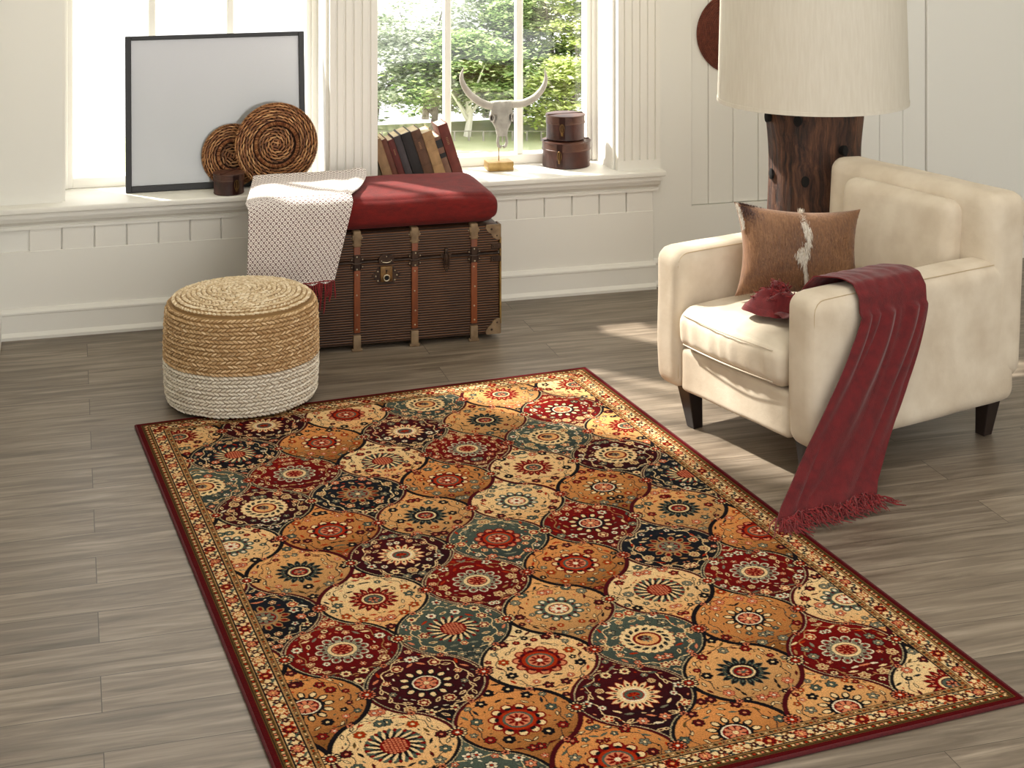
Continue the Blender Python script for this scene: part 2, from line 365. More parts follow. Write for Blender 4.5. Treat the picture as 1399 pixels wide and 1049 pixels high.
# right stretch with a shallow recessed panel
box(bm, .687, .876, .018, .33, 0, CEIL); box(bm, .876, 2.05, .018, .33, 0, .338); box(bm, .876, 2.05, .018, .33, 2.9, CEIL)
box(bm, 2.05, XR, .018, .33, 0, CEIL); box(bm, .876, 2.05, .05, .33, .338, 2.9)
struct('wall_back', bm, M['wall'])
# panel boards in the recess
bm = bmesh.new(); xs = [.878, .962, 1.081, 1.204, 1.325, 1.447, 1.568, 1.69, 1.81, 1.93, 2.048]
for a, c in zip(xs, xs[1:]): box(bm, a+.0009, c-.0009, .03, .05, .34, 2.898, .003, 1)
struct('trim_1', bm, M['wall'])
# boards under the sill
bm = bmesh.new(); x = .683; k = 0
while x-.1245 > XL+.02:
    box(bm, x-.1225, x-.002, -.012, .004, .325, .45, .003, 1); x -= .1245
box(bm, XL, .684, -.014, .004, .05, .338, .002, 1)
struct('trim_2', bm, M['trim'])
# crown under the sill
bm = bmesh.new()
extrude_profile(bm, [(.0, .425), (-.022, .425), (-.022, .436), (-.014, .4362), (-.016, .441), (-.026, .450), (-.040, .458), (-.046, .470), (-.046, .478), (-.060, .4785), (-.060, .4965), (0, .4965)], XL, .705)
struct('trim_3', bm, M['trim'], smooth=0)
# sill board
bm = bmesh.new(); box(bm, XL, .722, -.075, .29, .496, .52, .006, 3); struct('trim_4', bm, M['trim'])
# baseboards
def baseb(name, x0, x1, y):
    bm = bmesh.new()
    extrude_profile(bm, [(y, 0), (y-.030, 0), (y-.031, .012), (y-.022, .022), (y-.018, .026), (y-.018, .094), (y-.022, .097), (y-.022, .104), (y-.014, .112), (y-.010, .117), (y, .119)], x0, x1)
    return struct(name, bm, M['trim'], smooth=0)
baseb('baseboard_back', XL, .688, -.012); baseb('baseboard_back_right', .688, XR, .018)
bm = bmesh.new(); box(bm, XR-.018, XR, YB, 0, 0, .11, .004, 1); struct('baseboard_right', bm, M['trim'])
bm = bmesh.new(); box(bm, XL, XL+.018, YB, 0, 0, .11, .004, 1); struct('baseboard_left', bm, M['trim'])

# fluted pilasters
def pilaster(name, x0, x1, nf):
    bm = bmesh.new(); g = (x1-x0); fl = .026
    # plan outline with round flutes, extruded between z .56 and TOP
    y0 = -.022; pts = [(x0, .03), (x0, y0)]
    for i in range(nf):
        c = x0+g*(.135+.18*i); pts += [(c-.0055, y0), (c-.0025, y0+.009), (c+.0025, y0+.009), (c+.0055, y0)]
    pts += [(x1, y0), (x1, .03)]
    lo = [bm.verts.new((x, y, .562)) for x, y in pts]; hi = [bm.verts.new((x, y, TOP)) for x, y in pts]; n = len(pts)
    for i in range(n): bm.faces.new((lo[i], lo[(i+1) % n], hi[(i+1) % n], hi[i]))
    bm.faces.new(lo[::-1]); bm.faces.new(hi)
    box(bm, x0, x1, y0-.001, .03, .52, .563)
    box(bm, x0-.01, x1+.01, y0-.02, .03, TOP, TOP+.12, .006, 2)
    bmesh.ops.recalc_face_normals(bm, faces=list(bm.faces))
    return struct(name, bm, M['trim'], smooth=25)
pilaster('trim_5', .517, .716, 5); pilaster('trim_6', -.742, -.547, 5)

# windows
def window(name, x0, x1, mull, inner):
    """outer opening x0..x1, glazing plane y=.27"""
    w = bpy.data.objects.new(name, None); col.objects.link(w); w.location = ((x0+x1)/2, .27, .52); w['kind'] = 'structure'
    cx = (x0+x1)/2
    def L_(bm): bmesh.ops.translate(bm, verts=bm.verts, vec=(-cx, -.27, -.52)); return bm
    bm = bmesh.new()
    box(bm, x0, inner[0], .25, .33, .52, TOP, .003, 1); box(bm, inner[1], x1, .25, .33, .52, TOP, .003, 1)
    box(bm, inner[0]-.002, inner[1]+.002, .25, .33, .52, .562, .003, 1); box(bm, inner[0]-.002, inner[1]+.002, .25, .33, TOP-.05, TOP, .003, 1)
    box(bm, x0+.006, inner[0]-.02, .235, .252, .521, TOP, .003, 1); box(bm, inner[1]+.02, x1-.006, .235, .252, .521, TOP, .003, 1)
    finish('frame', L_(bm), M['trim'], w)
    bm = bmesh.new(); box(bm, x0-.001, x0+.012, .02, .25, .52, TOP); box(bm, x1-.012, x1+.001, .02, .25, .52, TOP); box(bm, x0, x1, .02, .25, TOP-.012, TOP)
    finish('reveal_lining', L_(bm), M['trim'], w)
    for c in mull:
        bm = bmesh.new(); box(bm, c-.015, c+.015, .255, .30, .562, TOP-.05, .004, 1); finish('mullion', L_(bm), M['trim'], w)
    ed = [inner[0]]+list(mull)+[inner[1]]
    for a, c in zip(ed, ed[1:]):
        bm = bmesh.new(); box(bm, a, c, .277, .281, .56, TOP-.05); finish('pane', L_(bm), M['glass'], w, 0)
    return w
window('window_1', -.547, .517, [-.176, .153], (-.505, .466))
window('window_2', -1.806, -.742, [-1.122, -1.445], (-1.764, -.799))

# ------------------------------------------------------------------ outdoors
GZ = -10
bm = bmesh.new(); box(bm, -8, 60, 3, 61.5, GZ-.3, GZ); o = struct('ground', bm, M['lawn'], smooth=0)
def make_tree(name, seed, leafm, h, rx, n_clump, n_leaf, barkm, label, loc, low=.18, rz=0, lsz=1.0):
    rnd = random.Random(seed); t = thing(name, label, 'tree', loc, (0, 0, rz))
    bm = bmesh.new(); tube(bm, [(0, 0, 0), (.05*rx, 0, h*.2), (0, .05, h*.45)], [.17, .13, .1], 8)
    for k in range(5):
        a = k*2.4+seed; tube(bm, [(0, 0, h*.16+k*.1), (math.cos(a)*rx*.3, math.sin(a)*rx*.3, h*.34+k*.05*h), (math.cos(a)*rx*.62, math.sin(a)*rx*.62, h*.5+.08*k*h)], [.085, .06, .02], 6)
    finish('tree_trunk', bm, barkm, t)
    bm = bmesh.new()
    for c in range(n_clump):
        a = rnd.uniform(0, 2*PI); q = math.sqrt(rnd.random()); zz = rnd.uniform(low, 1)
        prof = math.sin(PI*min(1, (zz-low)/(1-low)*.8+.2))**.6
        cx, cy, cz = math.cos(a)*rx*q*prof, math.sin(a)*rx*q*prof, zz*h
        R = rnd.uniform(.45, .95)
        for l in range(n_leaf):
            p = Vector((rnd.gauss(0, 1)*R*.62+cx, rnd.gauss(0, 1)*R*.62+cy, cz+rnd.gauss(0, 1)*R*.16))
            s = rnd.uniform(.07, .16)*lsz; an = rnd.uniform(0, 2*PI); d = Vector((math.cos(an), math.sin(an), rnd.uniform(-.5, .3)))*s
            e2 = Vector((-math.sin(an), math.cos(an), rnd.uniform(-.6, .6)))*s*.55
            bm.faces.new([bm.verts.new(p-d), bm.verts.new(p+e2), bm.verts.new(p+d*1.2), bm.verts.new(p-e2)])
    finish('tree_crown', bm, leafm, t, 0)
    return t
CAM = (-1.787, -6.477, 1.9); TH = math.radians(15.8)
def out(u, d):          # u metres to the right of the line of sight at distance d
    return (CAM[0]+d*math.sin(TH)+u*math.cos(TH), CAM[1]+d*math.cos(TH)-u*math.sin(TH), GZ)
make_tree('park_tree', 1, M['leaf_grey'], 4.9, 3.0, 80, 110, M['trunkbark'], 'pale grey-green tree seen low behind the leaning books, left edge of the window view', out(-6.0, 68))
make_tree('park_tree', 2, M['leaf_grey'], 6.6, 1.9, 36, 70, M['trunkbark'], 'tall thin-crowned tree with sky showing through, left pane above the books', out(-3.9, 70.5), low=.42)
make_tree('park_tree', 3, M['leaf_grey'], 4.4, 2.3, 60, 110, M['trunkbark'], 'low grey-green tree behind the left window bar, right of the book tops', out(-3.4, 67.5), low=.3)
make_tree('park_tree', 4, M['leaf_green'], 4.3, 2.6, 90, 110, M['palebark'], 'tree with two white forked stems behind the left horn of the skull', out(-1.9, 66.2), low=.34)
make_tree('park_tree', 5, M['leaf_grey'], 5.8, 2.6, 66, 100, M['trunkbark'], 'broad pale-topped tree straight above the skull in the middle pane', out(-1.2, 71))
make_tree('park_tree', 6, M['leaf_green'], 5.4, 2.3, 90, 120, M['trunkbark'], 'fresh green tree between skull and right window bar', out(.15, 69.5))
make_tree('park_tree', 7, M['leaf_green'], 7.4, 2.8, 130, 120, M['trunkbark'], 'tallest green tree filling the top of the right-hand pane', out(2.0, 70.5))
make_tree('park_tree', 8, M['leaf_yellow'], 6.6, 1.7, 60, 110, M['trunkbark'], 'yellow-green tree at the right edge of the window, above the hatboxes', out(3.3, 68), low=.2)
make_tree('park_tree', 9, M['leaf_yellow'], 3.4, 1.5, 44, 110, M['trunkbark'], 'low yellow-green bushy tree just left above the stacked hatboxes', out(2.2, 66), low=.12)
make_tree('park_tree', 10, M['leaf_green'], 2.7, 2.4, 60, 110, M['trunkbark'], 'low dark green tree under the crowns, right of the skull', out(.6, 71.5), low=.05)
make_tree('park_tree', 11, M['leaf_green'], 2.6, 3.0, 70, 100, M['trunkbark'], 'low dark green tree in shade behind the white forked stems', out(-3.0, 71.8), low=.05)
bm = bmesh.new()
for k in range(24):
    p = out(-6+k*.6, 65.2); box(bm, p[0]-.03, p[0]+.03, p[1]-.03, p[1]+.03, GZ, GZ+.42)
a = out(-6, 65.2); c = out(7.8, 65.2)
tube(bm, [(a[0], a[1], GZ+.4), (c[0], c[1], GZ+.4)], .018, 6)
tag(finish('park_fence', bm, M['rail'], None), 'low thin post-and-rail fence at the far edge of the lawn below the trees', 'fence')

# ------------------------------------------------------------------ rug
RW, RL = 1.625, 2.44; PX = .002
W_, H_ = int(round(RW/PX)), int(round(RL/PX))
img = np.zeros((H_+1, W_+1, 3), np.float32)
lin = lambda r, g, b: np.array(srgb(r, g, b)[:3], np.float32)
C = dict(cream=lin(246, 214, 164), creamd=lin(236, 178, 122), peach=lin(228, 158, 104), brown=lin(140, 92, 54), red=lin(122, 20, 18), redd=lin(78, 8, 12), dred=lin(74, 6, 14), black=lin(16, 10, 14), green=lin(80, 90, 78), greend=lin(48, 56, 52), navy=lin(22, 26, 33), pink=lin(220, 140, 108), grey=lin(128, 124, 104), tan=lin(176, 134, 92), olive=lin(96, 72, 38), white=lin(244, 228, 196), rose=lin(170, 60, 42))
U = (np.arange(W_+1)*PX)[None, :]; V = (np.arange(H_+1)*PX)[:, None]
U0, V0, DU, DV = .8145, 1.243, .1397, .2165
rr = random.Random(5)
def win(cx, cy, r):
    a, b2 = max(0, int((cx-r)/PX)), min(W_+1, int((cx+r)/PX)+2); c, d = max(0, int((cy-r)/PX)), min(H_+1, int((cy+r)/PX)+2)
    return a, b2, c, d
clipmask = None
def ell(cx, cy, rx, ry, ang, c):
    a, b2, c0, d = win(cx, cy, max(rx, ry)+PX)
    if a >= b2 or c0 >= d: return
    x = np.arange(a, b2)[None, :]*PX-cx; y = np.arange(c0, d)[:, None]*PX-cy
    ca, sa = math.cos(ang), math.sin(ang); p = x*ca+y*sa; q = -x*sa+y*ca
    mk = (p/rx)**2+(q/ry)**2 <= 1
    if clipmask is not None: mk &= clipmask[c0:d, a:b2]
    img[c0:d, a:b2][mk] = c
def leaf(cx, cy, l, w, ang, c):           # pointed leaf
    a, b2, c0, d = win(cx, cy, l+PX)
    if a >= b2 or c0 >= d: return
    x = np.arange(a, b2)[None, :]*PX-cx; y = np.arange(c0, d)[:, None]*PX-cy
    ca, sa = math.cos(ang), math.sin(ang); p = x*ca+y*sa; q = -x*sa+y*ca
    mk = (np.abs(q) <= w*(1-(p/l)**2)) & (np.abs(p) <= l)
    if clipmask is not None: mk &= clipmask[c0:d, a:b2]
    img[c0:d, a:b2][mk] = c
def ring(cx, cy, n, R, rx, ry, c, off=0, pointed=False):
    for k in range(n):
        a = 2*PI*(k+off)/n
        (leaf if pointed else ell)(cx+R*math.cos(a), cy+R*math.sin(a), rx, ry, a, c)
def flower(cx, cy, r, n, pet, cen, edge):
    off = rr.random()
    ring(cx, cy, n, r*.62, r*.5, r*.42, edge, off); ring(cx, cy, n, r*.6, r*.36, r*.28, pet, off)
    ell(cx, cy, r*.42, r*.42, 0, edge); ell(cx, cy, r*.28, r*.28, 0, cen)
def curve(pts, w, c):
    for (x0, y0), (x1, y1) in zip(pts, pts[1:]):
        n = max(1, int(math.hypot(x1-x0, y1-y0)/(w*.8)))
        for k in range(n): ell(x0+(x1-x0)*k/n, y0+(y1-y0)*k/n, w, w, 0, c)
def hprof(t):
    """half width of a lozenge at offset t"""
    s = np.cos(2*PI*np.clip(t, -DV, DV)/(2*DV)); return DU/2*(1+np.sign(s)*np.abs(s)**.66)
# field: cell index for every knot
img[:] = C['creamd']
cells = {}
LIGHT, DARK = 'L', 'D'
K = {}
def put(i, j, g, m_): K[(i, j)] = (g, m_)
tbl = """-1 -3 cream pine;0 -2 tan redros;-1 -1 peach bsun;-3 -3 red gros;-2 -2 navy pros;-2 -4 tan redros;0 -4 dred csun;2 -4 peach bsun;1 -3 red gros;3 -3 green spiral;2 -2 cream rsun;1 -1 cream gros2;4 -4 red bros;4 -2 dred spiral;3 -1 tan bros;2 0 red bros;0 0 green rros;-2 0 dred csun;-1 1 red gros;1 1 tan redros;0 2 peach gros2;-2 2 green pine;-3 1 cream rsun;-4 0 peach bsun;-3 -1 tan redros;-4 -2 dred spiral;-1 3 cream rros;1 3 green spiral;2 2 cream pine;3 1 navy pros;4 0 peach bsun;4 2 red gros;3 3 tan bros;2 4 peach bsun;0 4 dred csun;-2 4 tan redros;-3 3 dred bros;-4 2 red gros;-4 4 cream pine;1 -5 green spiral;5 1 tan rros;-5 -1 cream gros2;-5 1 navy pros;-5 3 tan bros;-5 -3 green spiral;-4 -4 navy pine;-3 -5 dred csun;-1 -5 cream rros;3 -5 peach rsun;5 -5 cream rsun;5 -3 peach rsun;5 -1 navy pine;5 3 cream gros2;4 4 red gros;-5 -5 cream rsun;-5 5 red gros;-3 5 green spiral;-1 5 tan redros;1 5 tan bros;3 5 peach bros;5 5 cream rsun;-4 -6 tan redros;-2 -6 red bros;0 -6 tan bros;2 -6 cream rsun;4 -6 cream rros;-4 6 tan rros;0 6 red gros;-2 6 cream rsun;2 6 green spiral;4 6 peach bsun"""
for s_ in tbl.split(';'):
    q = s_.split(); put(int(q[0]), int(q[1]), q[2], q[3])
GR = dict(cream=('cream', 'creamd'), tan=('peach', 'brown'), peach=('creamd', 'tan'), red=('red', 'redd'), dred=('dred', 'black'), navy=('navy', 'black'), green=('green', 'greend'))
isl = dict(cream=1, tan=1, peach=1, red=0, dred=0, navy=0, green=0)
def cellmask(i, j, grow=0.0):
    cu, cv = U0+i*DU, V0+j*DV
    t = V-cv
    return (np.abs(U-cu) <= hprof(t)+grow) & (np.abs(t) <= DV)
fieldmask = (U > .095) & (U < RW-.095) & (V > .095) & (V < RL-.095)
# abrash: long faint colour streaks across the loom
streak = np.zeros(H_+1, np.float32)
for k in range(40):
    f_ = rr.uniform(20, 900); streak += np.sin(V[:, 0]*f_+rr.uniform(0, 6))/math.sqrt(f_)*1.2
streak = streak/np.abs(streak).max()
def medallion(cx, cy, kind):
    B, R_, DR, CR, PE, GN, GY = C['black'], C['red'], C['dred'], C['cream'], C['pink'], C['green'], C['grey']
    if kind in ('bsun', 'rsun', 'csun'):
        c1, c2, cc, hl = {'bsun': (B, C['cream'], R_, GN), 'rsun': (R_, C['cream'], GN, PE), 'csun': (CR, C['white'], GN, B)}[kind]
        edge = {'bsun': GN, 'rsun': DR, 'csun': C['rose']}[kind]
        ring(cx, cy, 16, .046, .020, .0085, edge, .3, True); ring(cx, cy, 16, .045, .019, .0062, c1, .3, True); ring(cx, cy, 16, .043, .005, .0028, hl, .3)
        ell(cx, cy, .038, .036, 0, c1); ell(cx, cy, .030, .028, 0, c2); ell(cx, cy, .025, .023, 0, edge); ell(cx, cy, .022, .020, 0, cc)
        leaf(cx, cy-.002, .016, .008, 0, edge); ring(cx, cy+.003, 6, .010, .005, .003, PE if kind != 'csun' else R_)
    elif kind == 'pine':
        o1 = GN
        ell(cx, cy, .066, .062, 0, B)
        ring(cx, cy, 17, .054, .014, .008, o1, 0, True)
        for k in range(17):
            a = 2*PI*k/17; leaf(cx+.046*math.cos(a), cy+.046*math.sin(a), .019, .0035, a+.35, CR)
        ring(cx, cy, 17, .060, .006, .004, R_, .5)
        ell(cx, cy, .033, .031, 0, R_)
        for a_i in range(-6, 7):
            for b_i in range(-6, 7):
                x, y = a_i*.0075, b_i*.0075+(a_i % 2)*.00375
                if x*x+y*y < .029**2: ell(cx+x, cy+y, .0032, .0026, .7, PE)
    elif kind == 'spiral':
        ell(cx, cy, .067, .064, 0, C['rose']); ring(cx, cy, 22, .059, .009, .0085, CR, 0); ell(cx, cy, .061, .058, 0, CR)
        for k in range(15):
            a = 2*PI*k/15; leaf(cx+.048*math.cos(a), cy+.048*math.sin(a), .011, .0055, a+.9, B); ell(cx+.050*math.cos(a+.07), cy+.050*math.sin(a+.07), .003, .002, a, C['grey'])
        ell(cx, cy, .036, .033, 0, R_); ell(cx, cy, .029, .026, 0, C['creamd']); ell(cx-.004, cy-.006, .018, .013, .3, DR); ring(cx, cy, 7, .010, .005, .003, GY)
    elif kind in ('gros', 'gros2'):
        base = GN if kind == 'gros2' else C['grey']
        ring(cx, cy, 12, .050, .015, .0115, C['white'] if kind == 'gros' else GN, 0); ring(cx, cy, 12, .050, .012, .009, base, 0); ring(cx, cy, 12, .052, .006, .005, C['white'] if kind == 'gros2' else R_, 0)
        ring(cx, cy, 12, .043, .006, .004, DR, .5)
        ell(cx, cy, .040, .038, 0, base); ell(cx, cy, .035, .033, 0, CR); ell(cx, cy, .027, .025, 0, DR); ell(cx, cy, .024, .022, 0, PE)
        ring(cx, cy, 8, .014, .008, .0045, R_ if kind == 'gros' else C['white']); ell(cx, cy, .006, .006, 0, R_)
    elif kind in ('bros', 'pros'):
        oc = B if kind == 'bros' else C['tan']; ic = CR
        ring(cx, cy, 12, .049, .017, .010, oc, 0, True); ring(cx, cy, 12, .051, .009, .006, ic if kind == 'bros' else C['red'], 0)
        ell(cx, cy, .040, .037, 0, oc); ell(cx, cy, .033, .031, 0, C['grey'] if kind == 'pros' else C['white']); ell(cx, cy, .029, .027, 0, R_)
        ring(cx, cy, 8, .017, .009, .006, PE if kind == 'bros' else C['grey']); ring(cx, cy, 8, .017, .005, .002, B, .5); ell(cx, cy, .007, .007, 0, CR)
    else:  # redros, rros
        ring(cx, cy, 11, .050, .016, .0155, C['red'], 0); ring(cx, cy, 11, .053, .009, .009, CR if kind == 'redros' else PE, 0); ring(cx, cy, 11, .046, .005, .008, B if kind == 'redros' else DR, 0)
        ell(cx, cy, .042, .040, 0, C['rose']); ell(cx, cy, .034, .032, 0, GN); ell(cx, cy, .028, .026, 0, PE)
        ring(cx, cy, 9, .016, .009, .004, R_); ell(cx, cy, .007, .007, 0, C['white'])
for (i, j), (g, m_) in K.items():
    mk = cellmask(i, j) & fieldmask
    if not mk.any(): continue
    cu, cv = U0+i*DU, V0+j*DV
    a, b2 = GR[g]; t = np.clip((V-cv)/DV*.75+.42+streak[:, None]*.25+(U-cu)/DU*.12, 0, 1)[..., None]
    grad = C[a]*(1-t)+C[b2]*t
    grad = np.broadcast_to(grad, img.shape); img[mk] = grad[mk]
for (i, j), (g, m_) in K.items():
    mk = cellmask(i, j, -.004) & fieldmask
    if not mk.any(): continue
    clipmask = mk
    cu, cv = U0+i*DU, V0+j*DV; lt = isl[g]; rs = random.Random(hash((i*31+j*17, len(g)))); rr.seed(i*100+j)
    vine = C['navy'] if lt else (C['cream'] if g != 'red' else C['tan'])
    if lt: pal = [('red', 'pink', 'black'), ('black', 'cream', 'black'), ('rose', 'cream', 'brown'), ('green', 'cream', 'navy'), ('redd', 'pink', 'black'), ('pink', 'white', 'red'), ('grey', 'cream', 'navy')]
    else: pal = [('cream', 'red', 'black'), ('pink', 'white', 'redd'), ('white', 'rose', 'greend' if g != 'green' else 'navy'), ('grey', 'cream', 'black'), ('rose', 'cream', 'cream'), ('tan', 'red', 'cream'), ('red', 'cream', 'cream')]
    lv = ['navy', 'green', 'redd', 'black', 'rose', 'black', 'olive'] if lt else ['cream', 'grey', 'pink', 'tan', 'white', 'rose', 'green' if g != 'green' else 'cream']
    # wandering vines round the medallion
    for sgn in (1, -1):
        pts = []
        for k in range(33):
            a = PI/2+sgn*PI*k/32; w_ = .006*math.sin(k*1.2); pts.append((cu+(.100+w_)*math.cos(a), cv+(.118+w_)*math.sin(a)))
        curve(pts, .0013, vine)
    occ = []
    def free(x, y, r):
        if any((x-a_)**2+(y-b_)**2 < (r+r2+.0035)**2 for a_, b_, r2 in occ): return False
        occ.append((x, y, r)); return True
    for tries, r_, kind in ((16, .0142, 'F'), (30, .0095, 'f'), (150, .0088, 'l'), (170, .0048, 'b')):
        for _ in range(tries):
            y = rs.uniform(-.175, .175); hw = float(hprof(np.array(y)))-.010-r_*.6; x = rs.uniform(0, max(hw, 0))
            if hw < 0 or math.hypot(x, y) < .066+r_*.8: continue
            if abs(y) > .13 and rs.random() < .5: continue
            if not free(x, y, r_): continue
            p = rs.choice(pal); an = math.atan2(y, x)+PI/2+rs.uniform(-.9, .9); n_ = rs.choice((5, 6, 7)); c1 = C[rs.choice(lv)]; lp_ = rs.random()
            for sx in ((1, -1) if x > .004 else (1,)):
                X, Y, A = cu+sx*x, cv+y, (an if sx > 0 else PI-an)
                if kind in 'Ff':
                    flower(X, Y, r_*.98, n_, C[p[0]], C[p[1]], C[p[2]])
                elif kind == 'l':
                    if lp_ < .5: leaf(X, Y, r_*1.35, r_*.55, A, C['black'] if lt else C['cream']); leaf(X, Y, r_*.9, r_*.28, A, C['cream'] if lt else C['redd'])
                    else: leaf(X, Y, r_*1.4, r_*.42, A, c1)
                else:
                    leaf(X, Y, r_*1.2, r_*.42, A, c1)
    # dark surround keeps the medallion readable
    medallion(cu, cv, m_)
clipmask = fieldmask
# outlines between cells
for (i, j), (g, m_) in K.items():
    cu, cv = U0+i*DU, V0+j*DV
    for sgn in (1, -1):
        t = np.linspace(-DV, DV, 260); h = hprof(t)
        for tt, hh in zip(t, h):
            x, y = cu+sgn*hh, cv+tt
            ell(x, y, .0062, .0062, 0, C['black'] if (i+j) % 4 else C['dred'])
for (i, j), (g, m_) in K.items():
    if isl[g]: continue
    cu, cv = U0+i*DU, V0+j*DV
    for sgn in (1, -1):
        t = np.linspace(-DV*.98, DV*.98, 420); h = hprof(t)-.0042
        for n_, (tt, hh) in enumerate(zip(t, h)): ell(cu+sgn*hh, cv+tt, .0016, .0016, 0, C['grey'] if n_ % 3 else C['cream'])
# small rosettes on the joints, tiny ones on the flanks
for i in range(-6, 7):
    for j in range(-7, 8):
        cu, cv = U0+i*DU, V0+j*DV
        if (i+j) % 2:
            ring(cu, cv, 10, .016, .0075, .0062, C['black'], 0); ring(cu, cv, 12, .0165, .0032, .0026, C['cream'] if (i % 2) else C['pink'], 0); ell(cu, cv, .0135, .0135, 0, C['redd']); ring(cu, cv, 6, .008, .004, .0028, C['rose']); ell(cu, cv, .004, .004, 0, C['white'])
for i in range(-6, 6):
    for j in range(-7, 8):
        x, y = U0+(i+.5)*DU, V0+(j+.5)*DV
        flower(x, y, .009, 5, C['pink'], C['black'], C['redd'])
clipmask = None
# borders
b1, b2_, b3, b4 = .016, .040, .080, .098
ed = np.minimum(np.minimum(np.broadcast_to(U, img.shape[:2]), RW-U), np.minimum(np.broadcast_to(V, img.shape[:2]), RL-V))
img[ed < b4] = C['tan']; img[ed < b3] = C['cream']; img[ed < b2_] = C['olive']*.9; img[ed < b1] = C['redd']*1.15
def line(d, w, c): img[np.abs(ed-d) < w] = c
rs = random.Random(3)
def along(d, step, fn):
    # walk round the rug at distance d from its edge
    for side in range(4):
        Ls = (RW-2*d) if side % 2 == 0 else (RL-2*d); n = max(1, int(round(Ls/step)))
        for k in range(n):
            s = d+(k+.5)*Ls/n
            x, y, a = [(s, d, 0), (RW-d, s, PI/2), (s, RL-d, 0), (d, s, PI/2)][side]
            fn(x, y, a, k, side)
def f_out(x, y, a, k, side):
    ca, sa = math.cos(a), math.sin(a)
    if k % 2: ell(x, y, .0052, .0058, a, C['black']); ell(x, y, .0034, .0036, a, C['pink'] if k % 4 == 1 else C['rose'])
    else: leaf(x, y, .0075, .0028, a+.8, C['tan']); leaf(x, y, .004, .0022, a-.8, C['cream'])
along(.028, .0105, f_out)
def f_in(x, y, a, k, side):
    ell(x, y, .0052, .0045, a, C['olive']); ell(x, y, .0028, .0026, a, [C['rose'], C['pink'], C['cream'], C['greend']][k % 4])
    if k % 2: leaf(x, y, .0078, .0016, a+1.2, C['black'])
along(.089, .0112, f_in)
def f_mid(x, y, a, k, side):
    ca, sa = math.cos(a), math.sin(a)
    def P(u, v): return x+u*ca-v*sa, y+u*sa+v*ca
    if k % 2 == 0:
        p = [('black', 'red', 'rose'), ('red', 'pink', 'dred'), ('rose', 'cream', 'brown')][(k//2) % 3]
        flower(x, y, .0155, 8, C[p[0]], C['creamd'], C[p[2]]); ring(x, y, 8, .009, .004, .0028, C[p[1]]); 
        for s1 in (-1, 1):
            for s2 in (-1, 1): q = P(s1*.021, s2*.010); leaf(q[0], q[1], .009, .0032, a+s1*s2*.7, C[rs.choice(('black', 'redd', 'rose'))])
    else:
        flower(x, y, .0095, 5, C['redd'], C['cream'], C['black'])
        for s1 in (-1, 1):
            q = P(s1*.013, s1*.011); leaf(q[0], q[1], .012, .0035, a+.5, C['green']); q = P(-s1*.012, s1*.012); leaf(q[0], q[1], .010, .003, a-.9, C['brown'])
            q = P(s1*.020, -s1*.012); ell(q[0], q[1], .0045, .0035, 0, C['rose'])
    for q_ in range(5):
        q = P(rs.uniform(-.022, .022), rs.choice((-1, 1))*rs.uniform(.010, .017)); leaf(q[0], q[1], .006, .0022, rs.uniform(0, PI), C[rs.choice(('tan', 'brown', 'rose', 'olive', 'black'))])
along(.060, .039, f_mid)
line(b1, .0012, C['olive']); line(.0185, .0012, C['black']); line(.038, .0015, C['tan']); line(b2_+.001, .0014, C['black']); line(b3-.001, .0015, C['black']); line(b4, .0016, C['black'])
img *= (1+.07*streak[:, None, None])
rug = thing('area_rug', 'large oriental rug of red, cream, green and brown lozenge medallions, lying flat on the planks', 'rug', (.0497, -.9702, 0), (0, 0, math.radians(5.342)))
nv = (W_+1)*(H_+1)
co = np.zeros((H_+1, W_+1, 3), np.float32); co[..., 0] = U-RW; co[..., 1] = -V; co[..., 2] = .0085
rn = np.random.RandomState(1); co[..., 2] += (rn.rand(H_+1, W_+1)-.5)*.0006
co[0, :, 2] = co[-1, :, 2] = .004; co[:, 0, 2] = co[:, -1, 2] = .004
idx = np.arange(nv).reshape(H_+1, W_+1)
fa = np.stack([idx[:-1, :-1], idx[1:, :-1], idx[1:, 1:], idx[:-1, 1:]], -1).reshape(-1, 4)
me = bpy.data.meshes.new('woven_field'); me.vertices.add(nv); me.vertices.foreach_set('co', co.ravel())
nf = len(fa); me.loops.add(nf*4); me.loops.foreach_set('vertex_index', fa.ravel().astype(np.int32)); me.polygons.add(nf)
me.polygons.foreach_set('loop_start', np.arange(0, nf*4, 4, dtype=np.int32)); me.update(calc_edges=True)
ca = me.color_attributes.new('weave', 'FLOAT_COLOR', 'POINT')
rgba = np.ones((nv, 4), np.float32); rgba[:, :3] = .74*np.clip(img.reshape(-1, 3), 0, 1); ca.data.foreach_set('color', rgba.ravel())
me.polygons.foreach_set('use_smooth', [True]*nf); me.materials.append(M['rug'])
o = bpy.data.objects.new('woven_field', me); col.objects.link(o); o.parent = rug
bm = bmesh.new()
c = [(0, 0), (-RW, 0), (-RW, -RL), (0, -RL)]
for k in range(4):
    a, b_ = c[k], c[(k+1) % 4]; tube(bm, [(a[0], a[1], .0045), (b_[0], b_[1], .0045)], .0045, 8)
finish('binding', bm, M['binding'], rug)

